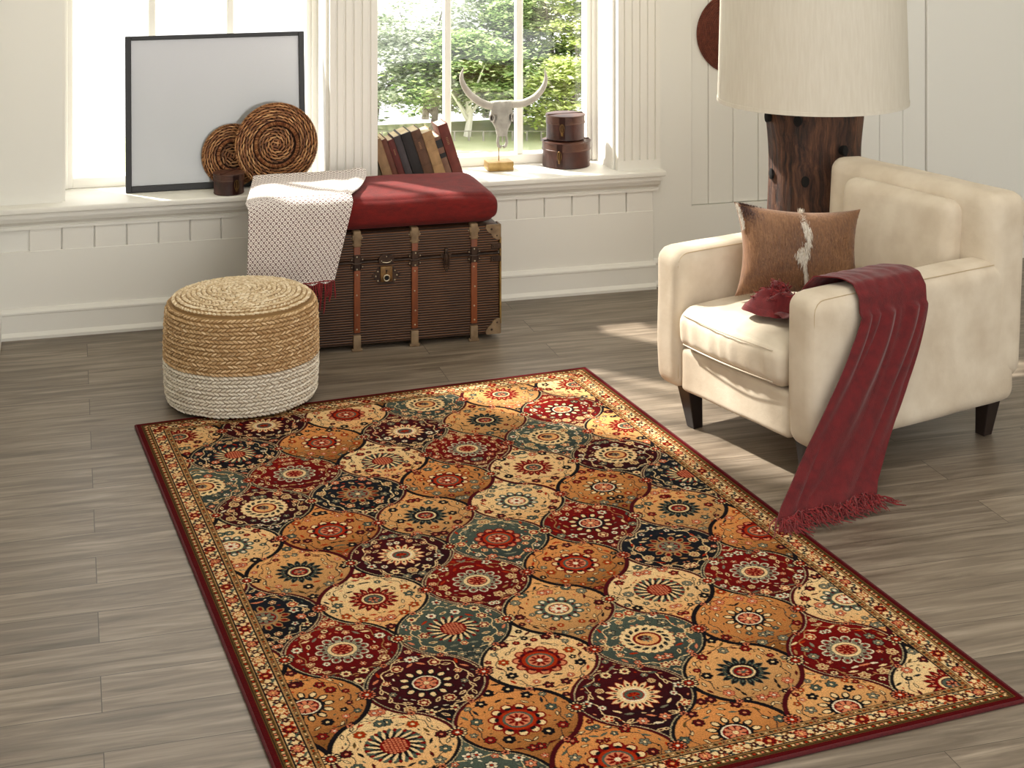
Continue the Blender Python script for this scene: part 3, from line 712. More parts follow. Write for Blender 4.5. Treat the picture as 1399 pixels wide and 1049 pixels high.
# ------------------------------------------------------------------ pouf
pf = thing('jute_pouf', 'round braided jute pouf, tan above and off-white below, standing on the rug corner', 'pouf', (-1.20, -.93, .0085))
R0, HT = .257, .355
def prad(z):
    t = z/HT; return R0+.008*math.sin(PI*t)-.022*max(0, (t-.86)/.14)**2-.010*max(0, (.08-t)/.08)
def pouf_band(z0, z1, n, name, corem, sm, zfn):
    bm = bmesh.new(); prof = [(prad(z0)-.02, z0)]
    for k in range(n*6+1):
        z = z0+(z1-z0)*k/(n*6); prof.append((prad(z)-.003+.003*abs(math.sin(PI*k/6)), z))
    prof.append((prad(z1)-.02, z1)); lathe(bm, prof, 96); b = finish(name, bm, corem, pf)
    bm = bmesh.new(); rn = random.Random(n)
    for r_ in range(n):
        zc = z0+(z1-z0)*(r_+.5)/n; R = prad(zc); h = (z1-z0)/n*.5; ns = 104
        for k in range(ns):
            a = 2*PI*(k+.5*(r_ % 2)+rn.uniform(-.1, .1))/ns; zz = zc+.0035*NZ(math.cos(a)*3, math.sin(a)*3, r_*.4)
            tng = Vector((-math.sin(a), math.cos(a), 0)); nor = Vector((math.cos(a), math.sin(a), 0)); d = 1 if r_ % 2 else -1
            up = Vector((0, 0, 1)); u = (tng*.0105+up*d*h*.62)
            blob(bm, nor*(R+.0005+rn.uniform(-.0012, .0012))+Vector((0, 0, zz)), u, nor*.0052, (up*h*.72), 6)
    finish(name+'_braid', bm, sm, b)
pouf_band(.008, .150, 11, 'white_base', M['white_core'], M['white_jute'], None)
pouf_band(.150, .338, 14, 'tan_side', M['jute_core'], M['jute'], None)
bm = bmesh.new(); lathe(bm, [(.0, .372), (.10, .3695), (.17, .364), (.215, .357), (.24, .347), (.238, .336)], 96); tp = finish('cushioned_top', bm, M['jute_core'], pf)
bm = bmesh.new(); rn = random.Random(2)
def ztop(r): return .374-.022*(r/.24)**2.4-.006*max(0, (r-.2)/.04)**2
for r_ in range(14):
    R = .010+r_*.0172; ns = max(6, int(2*PI*R/.0155))
    for k in range(ns):
        a = 2*PI*(k+rn.uniform(-.1, .1))/ns; R2 = R+.0025*NZ(math.cos(a)*2, math.sin(a)*2, r_)
        tng = Vector((-math.sin(a), math.cos(a), 0)); nor = Vector((math.cos(a), math.sin(a), 0)); d = 1 if r_ % 2 else -1
        p = nor*R2+Vector((0, 0, ztop(R)+rn.uniform(-.001, .001)))
        blob(bm, p, tng*.0105+nor*d*.005, nor*.0072, Vector((0, 0, .005)), 6)
finish('top_braid', bm, M['jute_top'], tp)
bm = bmesh.new(); 
for k in range(90):
    a = rn.uniform(0, 2*PI); z = rn.uniform(.03, .36); R = prad(z)+.004; p = Vector((R*math.cos(a), R*math.sin(a), z)); d = Vector((math.cos(a)+rn.uniform(-1, 1), math.sin(a)+rn.uniform(-1, 1), rn.uniform(-.6, 1)))*.006
    tube(bm, [p, p+d, p+d*1.6+Vector((0, 0, -.003))], .0005, 3)
finish('loose_fibres', bm, M['jute'], pf)['kind'] = 'stuff'

# ------------------------------------------------------------------ trunk
TX0, TX1, TY0, TY1, TZ, SEAM = -1.045, -.156, -.53, -.085, .45, .337
tk = thing('steamer_trunk', 'old brown ribbed travel trunk with leather straps and brass lock, below the red cushion', 'trunk', (0, 0, 0))
bm = bmesh.new(); box(bm, TX0, TX1, TY0, TY1, .022, SEAM-.002, .008, 3); finish('trunk_body', bm, M['ribbed'], tk)
bm = bmesh.new(); box(bm, TX0-.002, TX1+.002, TY0-.003, TY1+.002, SEAM+.002, TZ, .016, 4); lid = finish('lid', bm, M['ribbed'], tk)
bm = bmesh.new(); box(bm, TX0+.004, TX1-.004, TY0+.004, TY1-.004, SEAM-.004, SEAM+.004); finish('seam_shadow_gap', bm, M['iron'], tk)
bm = bmesh.new(); tube(bm, [(TX0, TY0-.004, SEAM), (TX1, TY0-.004, SEAM)], .0025, 6); tube(bm, [(TX1+.003, TY0-.002, SEAM), (TX1+.003, TY1, SEAM)], .0025, 6); finish('seam_wire', bm, M['iron'], tk)
def stud(bm, x, y, z, r=.0042):
    m_ = Matrix.Translation((x, y, z)) @ Matrix.Rotation(PI/2, 4, 'X')
    lathe(bm, [(r, 0), (r*.85, r*.4), (r*.45, r*.7), (0, r*.8)], 10, m_)
for n_, sx in enumerate((-.946, -.722, -.497, -.261)):
    bm = bmesh.new(); hw = .0125
    box(bm, sx-hw, sx+hw, TY0-.010, TY0+.002, .07, TZ-.005, .003, 2); box(bm, sx-hw, sx+hw, TY0-.006, TY1+.004, TZ-.004, TZ+.006, .003, 2)
    st = finish('strap', bm, M['strap'], tk)
    bm = bmesh.new()
    box(bm, sx-.015, sx+.015, TY0-.0125, TY0+.004, .0, .062, .004, 2); box(bm, sx-.021, sx+.021, TY0-.0115, TY0+.004, .0, .012, .004, 2)
    finish('strap_foot', bm, M['strapcap'], st); bm = bmesh.new()
    box(bm, sx-.015, sx+.015, TY0-.0125, TY0+.03, TZ-.052, TZ+.009, .005, 3); box(bm, sx-.020, sx+.020, TY0-.0118, TY0+.02, TZ-.026, TZ-.004, .005, 2)
    box(bm, sx-.019, sx+.019, TY0-.0115, TY0, TZ-.046, TZ-.038, .003, 1)
    finish('strap_cap', bm, M['strapcap'], st)
    bm = bmesh.new(); box(bm, sx-.014, sx+.014, TY0-.0118, TY0-.004, SEAM-.030, SEAM+.034, .003, 1); box(bm, sx-.024, sx+.024, TY0-.0085, TY0-.001, SEAM-.022, SEAM-.008, .002, 1); box(bm, sx-.024, sx+.024, TY0-.0085, TY0-.001, SEAM+.006, SEAM+.020, .002, 1)
    tube(bm, [(sx-.018, TY0-.013, SEAM-.001), (sx, TY0-.0165, SEAM-.002), (sx+.018, TY0-.013, SEAM-.001)], .0028, 6); finish('strap_hinge', bm, M['iron'], st)
    bm = bmesh.new()
    for z in (.085, .14, .215, SEAM-.045, SEAM-.023, SEAM+.024): stud(bm, sx+random.uniform(-.002, .002), TY0-.0105 if z not in (SEAM-.023, SEAM+.024) else TY0-.012, z, .0038)
    for dx in (-.021, .021):
        for z in (SEAM-.015, SEAM+.013): stud(bm, sx+dx, TY0-.0085, z, .0026)
        stud(bm, sx+dx, TY0-.003, TZ-.018, .003)
    bm.verts.index_update(); split_finish('stud', bm, M['stud'], st)
# corner guards
for sx, d in ((TX1, -1), (TX0, 1)):
    for z, up in ((TZ, -1), (.022, 1)):
        bm = bmesh.new(); pr = [(0, 0), (.055, 0), (.058, .012), (.048, .028), (.036, .036), (.028, .050), (.012, .060), (0, .060)]
        # front face plate
        fr = [bm.verts.new((sx-(-d)*(-x)*-1 if False else sx+d*x, TY0-.006, z+up*y)) for x, y in pr]; bk = [bm.verts.new((sx+d*x, TY0+.002, z+up*y)) for x, y in pr]
        n = len(pr)
        for k in range(n): bm.faces.new((fr[k], fr[(k+1) % n], bk[(k+1) % n], bk[k]))
        bm.faces.new(fr); bm.faces.new(bk[::-1])
        box(bm, min(sx-d*.005, sx+d*.004), max(sx-d*.005, sx+d*.004), TY0-.005, TY0+.05, min(z, z+up*.058), max(z, z+up*.058), .002, 1)
        bmesh.ops.recalc_face_normals(bm, faces=list(bm.faces)); cg = finish('corner_guard', bm, M['strapcap'], tk)
        bm = bmesh.new(); stud(bm, sx+d*.034, TY0-.006, z+up*.018, .0045); stud(bm, sx+d*.012, TY0-.006, z+up*.044, .0035); bm.verts.index_update(); split_finish('guard_stud', bm, M['iron'], cg)
bm = bmesh.new()
for x in (TX0-.0025, TX1+.0025): box(bm, x-.0035, x+.0035, TY0-.005, TY0+.012, .06, TZ-.05, .0015, 1)
bm.verts.index_update(); split_finish('corner_edging', bm, M['trunk_edge'], tk)
for z in (SEAM-.022, SEAM+.028):
    bm = bmesh.new(); box(bm, TX1-.036, TX1+.0045, TY0-.0068, TY0+.03, z-.011, z+.011, .002, 1); stud(bm, TX1-.026, TY0-.007, z, .0035); finish('side_bracket', bm, M['iron'], tk)
# lock
lx = -.6087
bm = bmesh.new(); pl = []
for k in range(40):
    a = 2*PI*k/40; rx = .050*(1+.10*math.cos(6*a)); rz = .033*(1+.10*math.cos(6*a)); pl.append((lx+rx*math.cos(a), .282+rz*math.sin(a)))
fr = [bm.verts.new((x, TY0-.006, z)) for x, z in pl]; bk = [bm.verts.new((x, TY0+.001, z)) for x, z in pl]
for k in range(40): bm.faces.new((fr[k], fr[(k+1) % 40], bk[(k+1) % 40], bk[k]))
bm.faces.new(fr); bmesh.ops.recalc_face_normals(bm, faces=list(bm.faces)); lk = finish('lock_plate', bm, M['iron'], tk)
bm = bmesh.new(); box(bm, lx-.024, lx+.024, TY0-.012, TY0-.004, .258, .318, .004, 2); finish('brass_lock_face', bm, M['brass'], lk)
bm = bmesh.new(); torus(bm, .0115, .0026, 28, 8, Matrix.Translation((lx, TY0-.0135, .274)) @ Matrix.Rotation(PI/2, 4, 'X')); finish('lock_ring', bm, M['stud'], lk)
bm = bmesh.new(); lathe(bm, [(.008, 0), (.008, .003), (0, .003)], 20, Matrix.Translation((lx, TY0-.0118, .274)) @ Matrix.Rotation(PI/2, 4, 'X')); lathe(bm, [(.003, 0), (.003, .002), (0, .002)], 12, Matrix.Translation((lx, TY0-.0118, .302)) @ Matrix.Rotation(PI/2, 4, 'X')); box(bm, lx-.0012, lx+.0012, TY0-.0138, TY0-.0118, .291, .302); finish('keyhole', bm, M['screw'], lk)
bm = bmesh.new()
for k in range(3):
    for s in (-1, 1): stud(bm, lx+s*(.033+.008*(k == 1)), TY0-.0065, .263+.018*k, .0036)
bm.verts.index_update(); split_finish('lock_stud', bm, M['stud'], lk)
bm = bmesh.new(); pl = [(-.028, 0), (.028, 0), (.030, .016), (.024, .030), (.010, .037), (-.010, .037), (-.024, .030), (-.030, .016)]
fr = [bm.verts.new((lx+x, TY0-.0095, SEAM-.008+z)) for x, z in pl]; bk = [bm.verts.new((lx+x, TY0-.001, SEAM-.008+z)) for x, z in pl]
for k in range(8): bm.faces.new((fr[k], fr[(k+1) % 8], bk[(k+1) % 8], bk[k]))
bm.faces.new(fr); bmesh.ops.recalc_face_normals(bm, faces=list(bm.faces)); hp = finish('hasp', bm, M['iron'], tk)
bm = bmesh.new(); 
for dx, dz in ((-.019, .01), (.019, .01), (0, .026)): stud(bm, lx+dx, TY0-.0098, SEAM-.008+dz, .0026)
tube(bm, [(lx-.016, TY0-.012, SEAM-.002), (lx, TY0-.016, SEAM-.004), (lx+.016, TY0-.012, SEAM-.002)], .0016, 6); bm.verts.index_update(); split_finish('hasp_stud', bm, M['stud'], hp)
cx = -.372; bm = bmesh.new()
tube(bm, [(cx+.010*math.cos(a), TY0-.012, SEAM-.018+.036*math.sin(a)) for a in [2*PI*k/28 for k in range(29)]], .0026, 6); box(bm, cx-.007, cx+.007, TY0-.0125, TY0-.001, SEAM-.03, SEAM+.034, .004, 2); box(bm, cx-.022, cx+.022, TY0-.007, TY0-.001, SEAM-.004, SEAM+.010, .002, 1)
stud(bm, cx, TY0-.012, SEAM+.02, .0035); finish('draw_catch', bm, M['iron'], tk)

# ------------------------------------------------------------------ red cushion
def cfn(co, u):
    co.z += .006*(1-u.x*u.x)*(1-u.y*u.y)*(1 if u.z > 0 else -.0)
    co.z += .005*NZ(co.x*5, co.y*6, co.z*4)*(1 if u.z > -.5 else .1)
    pin = max(0, abs(u.x)-.7)/.3*max(0, abs(u.y)-.6)/.4
    co.z -= .010*pin*(1 if u.z > 0 else -0.0)
    if u.z > -.9: co.y += (-.010 if u.y < 0 else .006)*(1-u.z*u.z)*(1-u.x*u.x*.5); co.x += .010*(1-u.z*u.z)*math.copysign(1, u.x)*abs(u.x)**6
    return co
bm = bmesh.new(); soft_box(bm, .428, .222, .061, .042, 28, cfn, Matrix.Translation((-.597, -.320, .519)))
cu_ = finish('seat_cushion', bm, M['cushion'], None, 60); tag(cu_, 'thick dark red cloth cushion lying on the trunk beneath the window', 'cushion')

# ------------------------------------------------------------------ patterned throw on the cushion
def bpath(b):
    """profile along b in (y,z) and fraction"""
    L1, L2, L3 = .44, .10, .255; s = b*(L1+L2+L3)
    if s < L1: return (-.105-s, .598-.004*math.sin(s*9), s)
    if s < L1+L2:
        a = (s-L1)/L2*PI/2; return (-.545-.052*math.sin(a), .545+.052*math.cos(a), s)
    q = s-L1-L2; return (-.599-.006*math.sin(q*12), .545-q, s)
def blk(a, b):
    y, z, s = bpath(b)
    top = min(1, s/.44); hang = max(0, (s-.49)/.305)
    sl = -1.065-.075*min(1, s/.4)-.008*hang; sr = -.612-.135*top**1.5-.075*hang
    x = sl+(sr-sl)*a
    fold = .007*math.sin(a*15+s*5)*(.3+hang)+.004*NZ(a*6, s*9, 2)
    if s < .46: z += min(1, (.46-s)/.08)*(.006*NZ(a*5, s*8, 1)+.008*math.exp(-((a-.93)/.05)**2)+.006*math.exp(-((b-.02)/.03)**2))
    over = max(0, -1.035-x)
    z -= over**2*4.0*min(1, max(0, (.56-s)/.30))
    y -= fold*min(1, max(0, (s-.46)/.1))+(.012 if s > .5 else 0)*0
    if b > .995: z += .004*math.sin(a*40)
    return Vector((x, y-.006*min(1, max(0, (s-.4)/.08)), z))
bm = strip(blk, 90, 110, .006, lambda a, b: (a*.42, b*.80))
bl = finish('woven_throw', bm, M['blanket'], None, 80)
tag(bl, 'white woven throw with small dark lozenges, draped over the left end of the red cushion', 'blanket')
bm = bmesh.new(); rn = random.Random(9)
for k in range(46):
    a = .0+.999*k/45; p = blk(a, .999); l = rn.uniform(.045, .075)+(.05 if k in (39, 41) else 0); sw = rn.uniform(-.008, .008)
    tube(bm, [p+Vector((0, -.003, .004)), p+Vector((sw*.5, -.006, -l*.4)), p+Vector((sw, -.006+rn.uniform(-.004, .004), -l*.8)), p+Vector((sw*1.3, -.006, -l))], [.0026, .0032, .0036, .0020], 5)
tube(bm, [blk(i/60, .992)+Vector((0, -.004, 0)) for i in range(61)], .0035, 6)
finish('throw_fringe', bm, M['fringe'], bl)

# ------------------------------------------------------------------ books
SP = [ # width, length, colour, second, label
 (.017, .178, (74, 62, 40), 'narrow olive-brown book, first of the leaning row beside the fluted pilaster'),
 (.041, .180, (150, 116, 82), 'thick tan-brown book, second from the left in the leaning row'),
 (.023, .184, (104, 56, 40), 'slim rust-brown book leaning on the tan-brown one'),
 (.027, .180, (96, 34, 28), 'dark red book in the leaning row, left of the slate-blue one'),
 (.030, .194, (66, 58, 60), 'slate-grey book between dark red book and black book'),
 (.043, .204, (30, 24, 24), 'thick black book in the middle of the leaning row'),
 (.041, .214, (96, 62, 42), 'brown leather book with raised bands, right of the black book'),
 (.045, .204, (178, 140, 96), 'light tan book with cream cover edge in the leaning row'),
 (.027, .182, (124, 88, 70), 'slim light brown book with two black bands on its spine'),
 (.043, .234, (110, 44, 32), 'tallest red-brown book, last on the right of the leaning row')]
PHI = math.radians(18.2); xr = -.160; pos = []
for w_, l_, c_, lab in reversed(SP):
    pos.append(xr); xr -= w_/math.cos(PHI)+.0012
pos = pos[::-1]
for n_, ((w_, l_, c_, lab), xb) in enumerate(zip(SP, pos)):
    dep = .125+.012*((n_*7) % 3); t = thing('leaning_book', lab, 'book', (xb-w_*math.cos(PHI), .032, .5205), (0, -PHI, 0), 'books leaning on the window sill')
    c_ = tuple(int(v*.84) for v in c_); cm = mat('book_cover', srgb(*c_), srgb(*[min(255, int(v*1.22)+6) for v in c_]), rough=.55, nscale=26, bump=.2, bscale=90)
    bm = bmesh.new(); ct = .0028
    box(bm, 0, ct, .003, dep, 0, l_, .0008, 1); box(bm, w_-ct, w_, .003, dep, 0, l_, .0008, 1); finish('cover', bm, cm, t)
    bm = bmesh.new(); vs = []
    for k in range(9):
        a = k/8; x = a*w_; y = .004-.0035*math.sin(a*PI); vs.append((x, y))
    lo = [bm.verts.new((x, y, 0)) for x, y in vs]+[bm.verts.new((w_, .007, 0)), bm.verts.new((0, .007, 0))]
    hi = [bm.verts.new((v.co.x, v.co.y, l_)) for v in lo]; n = len(lo)
    for k in range(n): bm.faces.new((lo[k], lo[(k+1) % n], hi[(k+1) % n], hi[k]))
    bm.faces.new(lo[::-1]); bm.faces.new(hi); bmesh.ops.recalc_face_normals(bm, faces=list(bm.faces)); spn = finish('spine', bm, cm, t)
    bm = bmesh.new(); box(bm, ct, w_-ct, .006, dep-.004, .003, l_-.004); finish('pages', bm, M['paper'], t, 0)
    if n_ in (6, 7):
        bm = bmesh.new()
        for z in (.28, .58, .82): box(bm, .001, w_-.001, -.0012, .003, l_*z-.002, l_*z+.002, .001, 1)
        bm.verts.index_update(); split_finish('raised_band', bm, cm, spn)
    if n_ == 8:
        bm = bmesh.new()
        for z0, z1 in ((.49, .60), (.74, .93)): box(bm, .0005, w_-.0005, -.0010, .003, l_*z0, l_*z1, .0006, 1)
        bm.verts.index_update(); split_finish('black_band', bm, M['black'], spn)
    if n_ in (3, 6, 9):
        bm = bmesh.new()
        for z in (.62, .65, .68, .71, .74): box(bm, w_*.4, w_*.6, -.0006, .002, l_*z, l_*z+.003)
        finish('gilt_marks', bm, mat('faded_gilt', srgb(150, 112, 78), rough=.6), spn, 0)

# ------------------------------------------------------------------ hatboxes
def hatbox(label, x, y, z, R, h, cat='hatbox', ph=0):
    t = thing('leather_hatbox', label, 'box', (x, y, z), (0, 0, ph))
    zl = h*.68
    bm = bmesh.new(); lathe(bm, [(0, 0), (R-.004, 0), (R-.001, .003), (R-.002, .008), (R-.002, zl), (0, zl)], 56); finish('box_body', bm, M['leather'], t)
    bm = bmesh.new(); lathe(bm, [(R-.004, zl-.004), (R+.0015, zl-.003), (R+.0015, zl+.002), (R, zl+.004), (R, h-.006), (R+.002, h-.004), (R+.0015, h), (R-.003, h+.001), (R*.5, h+.003), (0, h+.0035)], 56); ld = finish('lid', bm, M['leather_lid'], t)
    bm = bmesh.new(); box(bm, -R*.98, R*.98, -.006, .006, h+.0015, h+.0052, .001, 1); finish('lid_strap', bm, M['leather'], ld)
    bm = bmesh.new(); a0 = -PI/2-.58
    def pp(a, r, z_): return (r*math.cos(a), r*math.sin(a), z_)
    da = .011/R
    for (r, z0, z1, dd) in ((R+.003, h*.08, h*.97, da*1.1),):
        v = [bm.verts.new(pp(a0+s*dd, r, z_)) for z_ in (z0, z1) for s in (-1, 0, 1)]
        bm.faces.new((v[0], v[1], v[4], v[3])); bm.faces.new((v[1], v[2], v[5], v[4]))
    bmesh.ops.solidify(bm, geom=list(bm.faces), thickness=.003); finish('closing_strap', bm, M['leather'], t)
    bm = bmesh.new(); zc = h*.52
    tube(bm, [pp(a0+da*.75*math.cos(q), R+.007, zc+.020*math.sin(q)) for q in [2*PI*k/20 for k in range(21)]], .0016, 6)
    tube(bm, [pp(a0-.002, R+.006, zc-.018), pp(a0, R+.008, zc), pp(a0, R+.006, zc+.018)], .0028, 6)
    box(bm, -.0045, .0045, -.003, .001, -.006, .006, .001, 1, Matrix.Translation(pp(a0, R+.006, h*.28)) @ Matrix.Rotation(a0+PI/2, 4, 'Z'))
    finish('clasp', bm, M['brass'], t)
    return t
hatbox('larger round brown leather hatbox on the sill, beneath a smaller one', .342, .170, .5205, .107, .112, ph=0)
hatbox('smaller round brown leather hatbox stacked on top of the larger one', .338, .172, .6385, .086, .108, ph=.12)
hatbox('small round dark leather box standing alone before the rattan trays', -1.154, -.006, .5205, .0625, .084, ph=.95)

# ------------------------------------------------------------------ skull on stand
sk = thing('skull_ornament', 'pale longhorn cattle skull on a gold stand, standing on the window sill', 'ornament', (.028, .155, .5205))
bm = bmesh.new(); box(bm, -.056, .056, -.042, .042, 0, .038, .002, 2); finish('gold_base', bm, M['gold'], sk)
bm = bmesh.new(); tube(bm, [(0, 0, .037), (0, 0, .12), (.004, .018, .18)], .0022, 8); finish('stand_rod', bm, M['gold'], sk)
hx, hz_ = .013, .295           # skull crown relative to thing
bm = bmesh.new()
secs = [ # (down, half width, front depth, back depth)
 (-.004, .030, .006, .022), (.0, .044, .012, .034), (.012, .048, .018, .040), (.030, .046, .021, .042), (.048, .049, .022, .042), (.062, .052, .022, .040), (.078, .050, .021, .036), (.095, .040, .020, .032), (.112, .031, .019, .027), (.130, .0255, .017, .022), (.148, .021, .014, .018)]
nn = 28; rings = []
for d, hw, fd, bd in secs:
    ring_ = []
    for k in range(nn):
        a = 2*PI*k/nn; x = hw*math.copysign(abs(math.cos(a))**.8, math.cos(a)); y = -fd*abs(math.sin(a))**.75 if math.sin(a) > 0 else bd*abs(math.sin(a))**.8
        p = Vector((x, y, -d)); 
        # eye sockets pressed in at the front corners
        for s in (-1, 1):
            q = math.hypot((p.x-s*.043)/.016, (-d+.068)/.016); 
            if y < .016 and q < 1: p.x -= s*.012*(1-q*q); p.y += .014*(1-q*q)
        p.y += .002*NZ(p.x*60, p.z*40, 3); p.x += .0015*NZ(p.z*70, k*.4, 5)
        if abs(math.cos(a)) < .3 and d < .06 and y < 0: p.y += .003
        ring_.append(bm.verts.new(p))
    rings.append(ring_)
for a, b_ in zip(rings, rings[1:]):
    for k in range(nn): bm.faces.new((a[k], a[(k+1) % nn], b_[(k+1) % nn], b_[k]))
bm.faces.new(rings[0][::-1]); bm.faces.new(rings[-1])
bmesh.ops.recalc_face_normals(bm, faces=list(bm.faces))
bmesh.ops.subdivide_edges(bm, edges=list(bm.edges), cuts=1, use_grid_fill=True, smooth=.6)
# premaxilla prongs round the nasal opening
for s in (-1, 1):
    tube(bm, [(s*.016, -.002, -.138), (s*.0195, -.004, -.158), (s*.0205, -.004, -.176), (s*.016, -.003, -.192), (s*.008, -.002, -.197), (s*.0035, -.002, -.190)], [.006, .0062, .0065, .007, .0065, .004], 10)
tube(bm, [(0, -.011, -.132), (0, -.011, -.150), (0, -.009, -.176)], [.007, .0045, .002], 8)
skb = finish('skull', bm, M['bone'], sk, 60, (hx, -.005, hz_))
for s in (-1, 1):
    bm = bmesh.new(); m_ = Matrix.Translation((s*.0455, -.006, -.068)) @ Matrix.Rotation(s*.95, 4, 'Z') @ Matrix.Rotation(PI/2, 4, 'X') @ Matrix.Diagonal((1, 1.25, 1, 1))
    torus(bm, .0125, .0034, 24, 8, m_); finish('eye_rim', bm, M['bone'], skb)
    bm = bmesh.new(); lathe(bm, [(.0115, -.001), (.010, .004), (0, .006)], 20, Matrix.Translation((s*.0435, -.004, -.068)) @ Matrix.Rotation(s*.95, 4, 'Z') @ Matrix.Rotation(-PI/2, 4, 'X') @ Matrix.Diagonal((1, 1.25, 1, 1))); finish('eye_socket', bm, M['socket'], skb)
def horn(pts, rad):
    # catmull-rom through the points
    P = [Vector(p) for p in pts]; P = [2*P[0]-P[1]]+P+[2*P[-1]-P[-2]]; out_, rr_ = [], []
    for i in range(1, len(P)-2):
        for k in range(6):
            t = k/6; a, b_, c_, d_ = P[i-1], P[i], P[i+1], P[i+2]
            out_.append(.5*((2*b_)+(-a+c_)*t+(2*a-5*b_+4*c_-d_)*t*t+(-a+3*b_-3*c_+d_)*t**3)); rr_.append(rad[i-1]*(1-t)+rad[i]*t)
    out_.append(P[-2]); rr_.append(rad[-1])
    bm = bmesh.new(); tube(bm, out_, rr_, 14); return bm
b0 = Vector((0, 0, 0))
finish('horn', horn([(-.030, .006, -.010), (-.058, .006, -.014), (-.103, .004, .006), (-.147, .0, .042), (-.177, -.004, .088), (-.184, -.006, .125), (-.174, -.008, .158)], [.0165, .0175, .0170, .0150, .0120, .0080, .0012]), M['horn'], skb)
finish('horn', horn([(.030, .006, -.010), (.060, .006, -.014), (.106, .004, -.008), (.153, .0, .016), (.188, -.004, .058), (.199, -.006, .098), (.192, -.008, .140)], [.0165, .0175, .0170, .0150, .0120, .0080, .0012]), M['horn'], skb)
for s in (-1, 1):
    bm = bmesh.new(); m_ = Matrix.Translation((s*.047, .006, -.014)) @ Matrix.Rotation(PI/2, 4, 'Y'); torus(bm, .0155, .0022, 24, 6, m_); finish('horn_collar', bm, M['horn'], skb)

# ------------------------------------------------------------------ framed picture
AW, AH = .735, .632
pic = thing('framed_picture', 'black framed pale grey picture leaning against the left window behind the rattan trays', 'picture', (-.823-AW/2, .105, .5205), (-.115, 0, 0))
bm = bmesh.new(); h2 = AW/2
for x0, x1, z0, z1 in ((-h2, -h2+.024, 0, AH), (h2-.024, h2, 0, AH), (-h2+.023, h2-.023, 0, .026), (-h2+.023, h2-.023, AH-.018, AH)): box(bm, x0, x1, -.012, .014, z0, z1, .002, 1)
finish('picture_frame', bm, M['black'], pic)
bm = bmesh.new(); box(bm, -h2+.015, h2-.015, -.002, .006, .012, AH-.010); finish('print', bm, M['print'], pic, 0)
bm = bmesh.new(); box(bm, -h2+.023, h2-.023, -.007, -.004, .025, AH-.017); finish('picture_glass', bm, M['glass'], pic, 0)

# ------------------------------------------------------------------ woven rattan trays
def tray(name, label, loc, R, rin, rot, rows_out, rows_in):
    t = thing(name, label, 'tray', loc, rot)
    # local: disc in xz plane, faces -y
    m_ = Matrix.Rotation(PI/2, 4, 'X')
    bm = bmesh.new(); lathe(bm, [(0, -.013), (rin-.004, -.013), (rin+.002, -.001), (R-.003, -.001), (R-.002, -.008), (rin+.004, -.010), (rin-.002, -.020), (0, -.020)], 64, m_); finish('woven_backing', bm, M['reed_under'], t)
    def strands(name2, r0, r1, rows, depth):
        bm = bmesh.new(); rn = random.Random(rows); dr = (r1-r0)/rows
        for q in range(rows):
            r = r0+(q+.5)*dr; n = max(4, int(2*PI*r/.0200))
            for k in range(n):
                a = 2*PI*(k+.5*(q % 2)+rn.uniform(-.15, .15))/n; rad = Vector((math.cos(a), 0, math.sin(a))); tg = Vector((-math.sin(a), 0, math.cos(a)))
                blob(bm, rad*r+Vector((0, -depth-.002+rn.uniform(-.0015, .0015), 0)), tg*.0165+rad*dr*.34, rad*dr*.34, Vector((0, -.0062, 0)), 6)
        finish(name2, bm, M['rattan'], t)
    strands('outer_weave', rin+.011, R-.006, rows_out, .001); strands('centre_weave', .001, rin-.011, rows_in, -.011)
    bm = bmesh.new(); torus(bm, rin+.001, .0075, 64, 8, Matrix.Translation((0, -.008, 0)) @ m_); finish('rim_core', bm, M['rust'], t)
    for rr_, rad_, yy in ((R-.003, .0055, -.001), (rin+.001, .0090, -.009)):
        n = int(2*PI*rr_/.0042); bm = bmesh.new()
        for k in range(n):
            a = 2*PI*k/n; rad = Vector((math.cos(a), 0, math.sin(a))); tg = Vector((-math.sin(a), 0, math.cos(a)))
            blob(bm, rad*rr_+Vector((0, yy-.002, 0)), rad*rad_*.9+Vector((0, -.001, 0))+tg*.0016, tg*.0021, Vector((0, -rad_, 0)), 5)
        finish('wrapped_rim', bm, M['rattan'], t)
    return t
tray('rattan_tray', 'large round rattan tray with raised inner ring, leaning on the picture', (-.955, .040, .6985), .172, .086, (-.10, 0, .05), 6, 6)
tray('rattan_tray', 'smaller rattan tray half hidden behind the large one, above the small leather box', (-1.128, .088, .655), .128, .06, (-.14, 0, .02), 5, 4)

# rust disc on the wall
dk = thing('wall_disc', 'round rust-brown woven straw disc hanging on the wall behind the lampshade', 'wall decoration', (1.086, .028, 1.10))
bm = bmesh.new(); pr = [(0, .016)]
for k in range(1, 22*4):
    r = .184*k/(22*4); pr.append((r, .013+.0030*abs(math.sin(PI*k/4))-.004*(r/.184)))
pr += [(.184, .006), (.182, 0), (0, 0)]
lathe(bm, pr, 96, Matrix.Rotation(PI/2, 4, 'X')); finish('straw_coil', bm, M['rust'], dk)
bm = bmesh.new(); rn = random.Random(4)
for q in range(22):
    r = .184*(q+.5)/22; n = max(4, int(2*PI*r/.010))
    for k in range(n):
        a = 2*PI*(k+.5*(q % 2))/n; rad = Vector((math.cos(a), 0, math.sin(a))); tg = Vector((-math.sin(a), 0, math.cos(a)))
        blob(bm, rad*r+Vector((0, -.0150+.004*(r/.184), 0)), tg*.0038+rad*.0015, rad*.0013, Vector((0, -.0016, 0)), 4)
finish('stitching', bm, strandmat('rust_stitching', [srgb(96, 46, 32), srgb(150, 92, 66)]), dk)

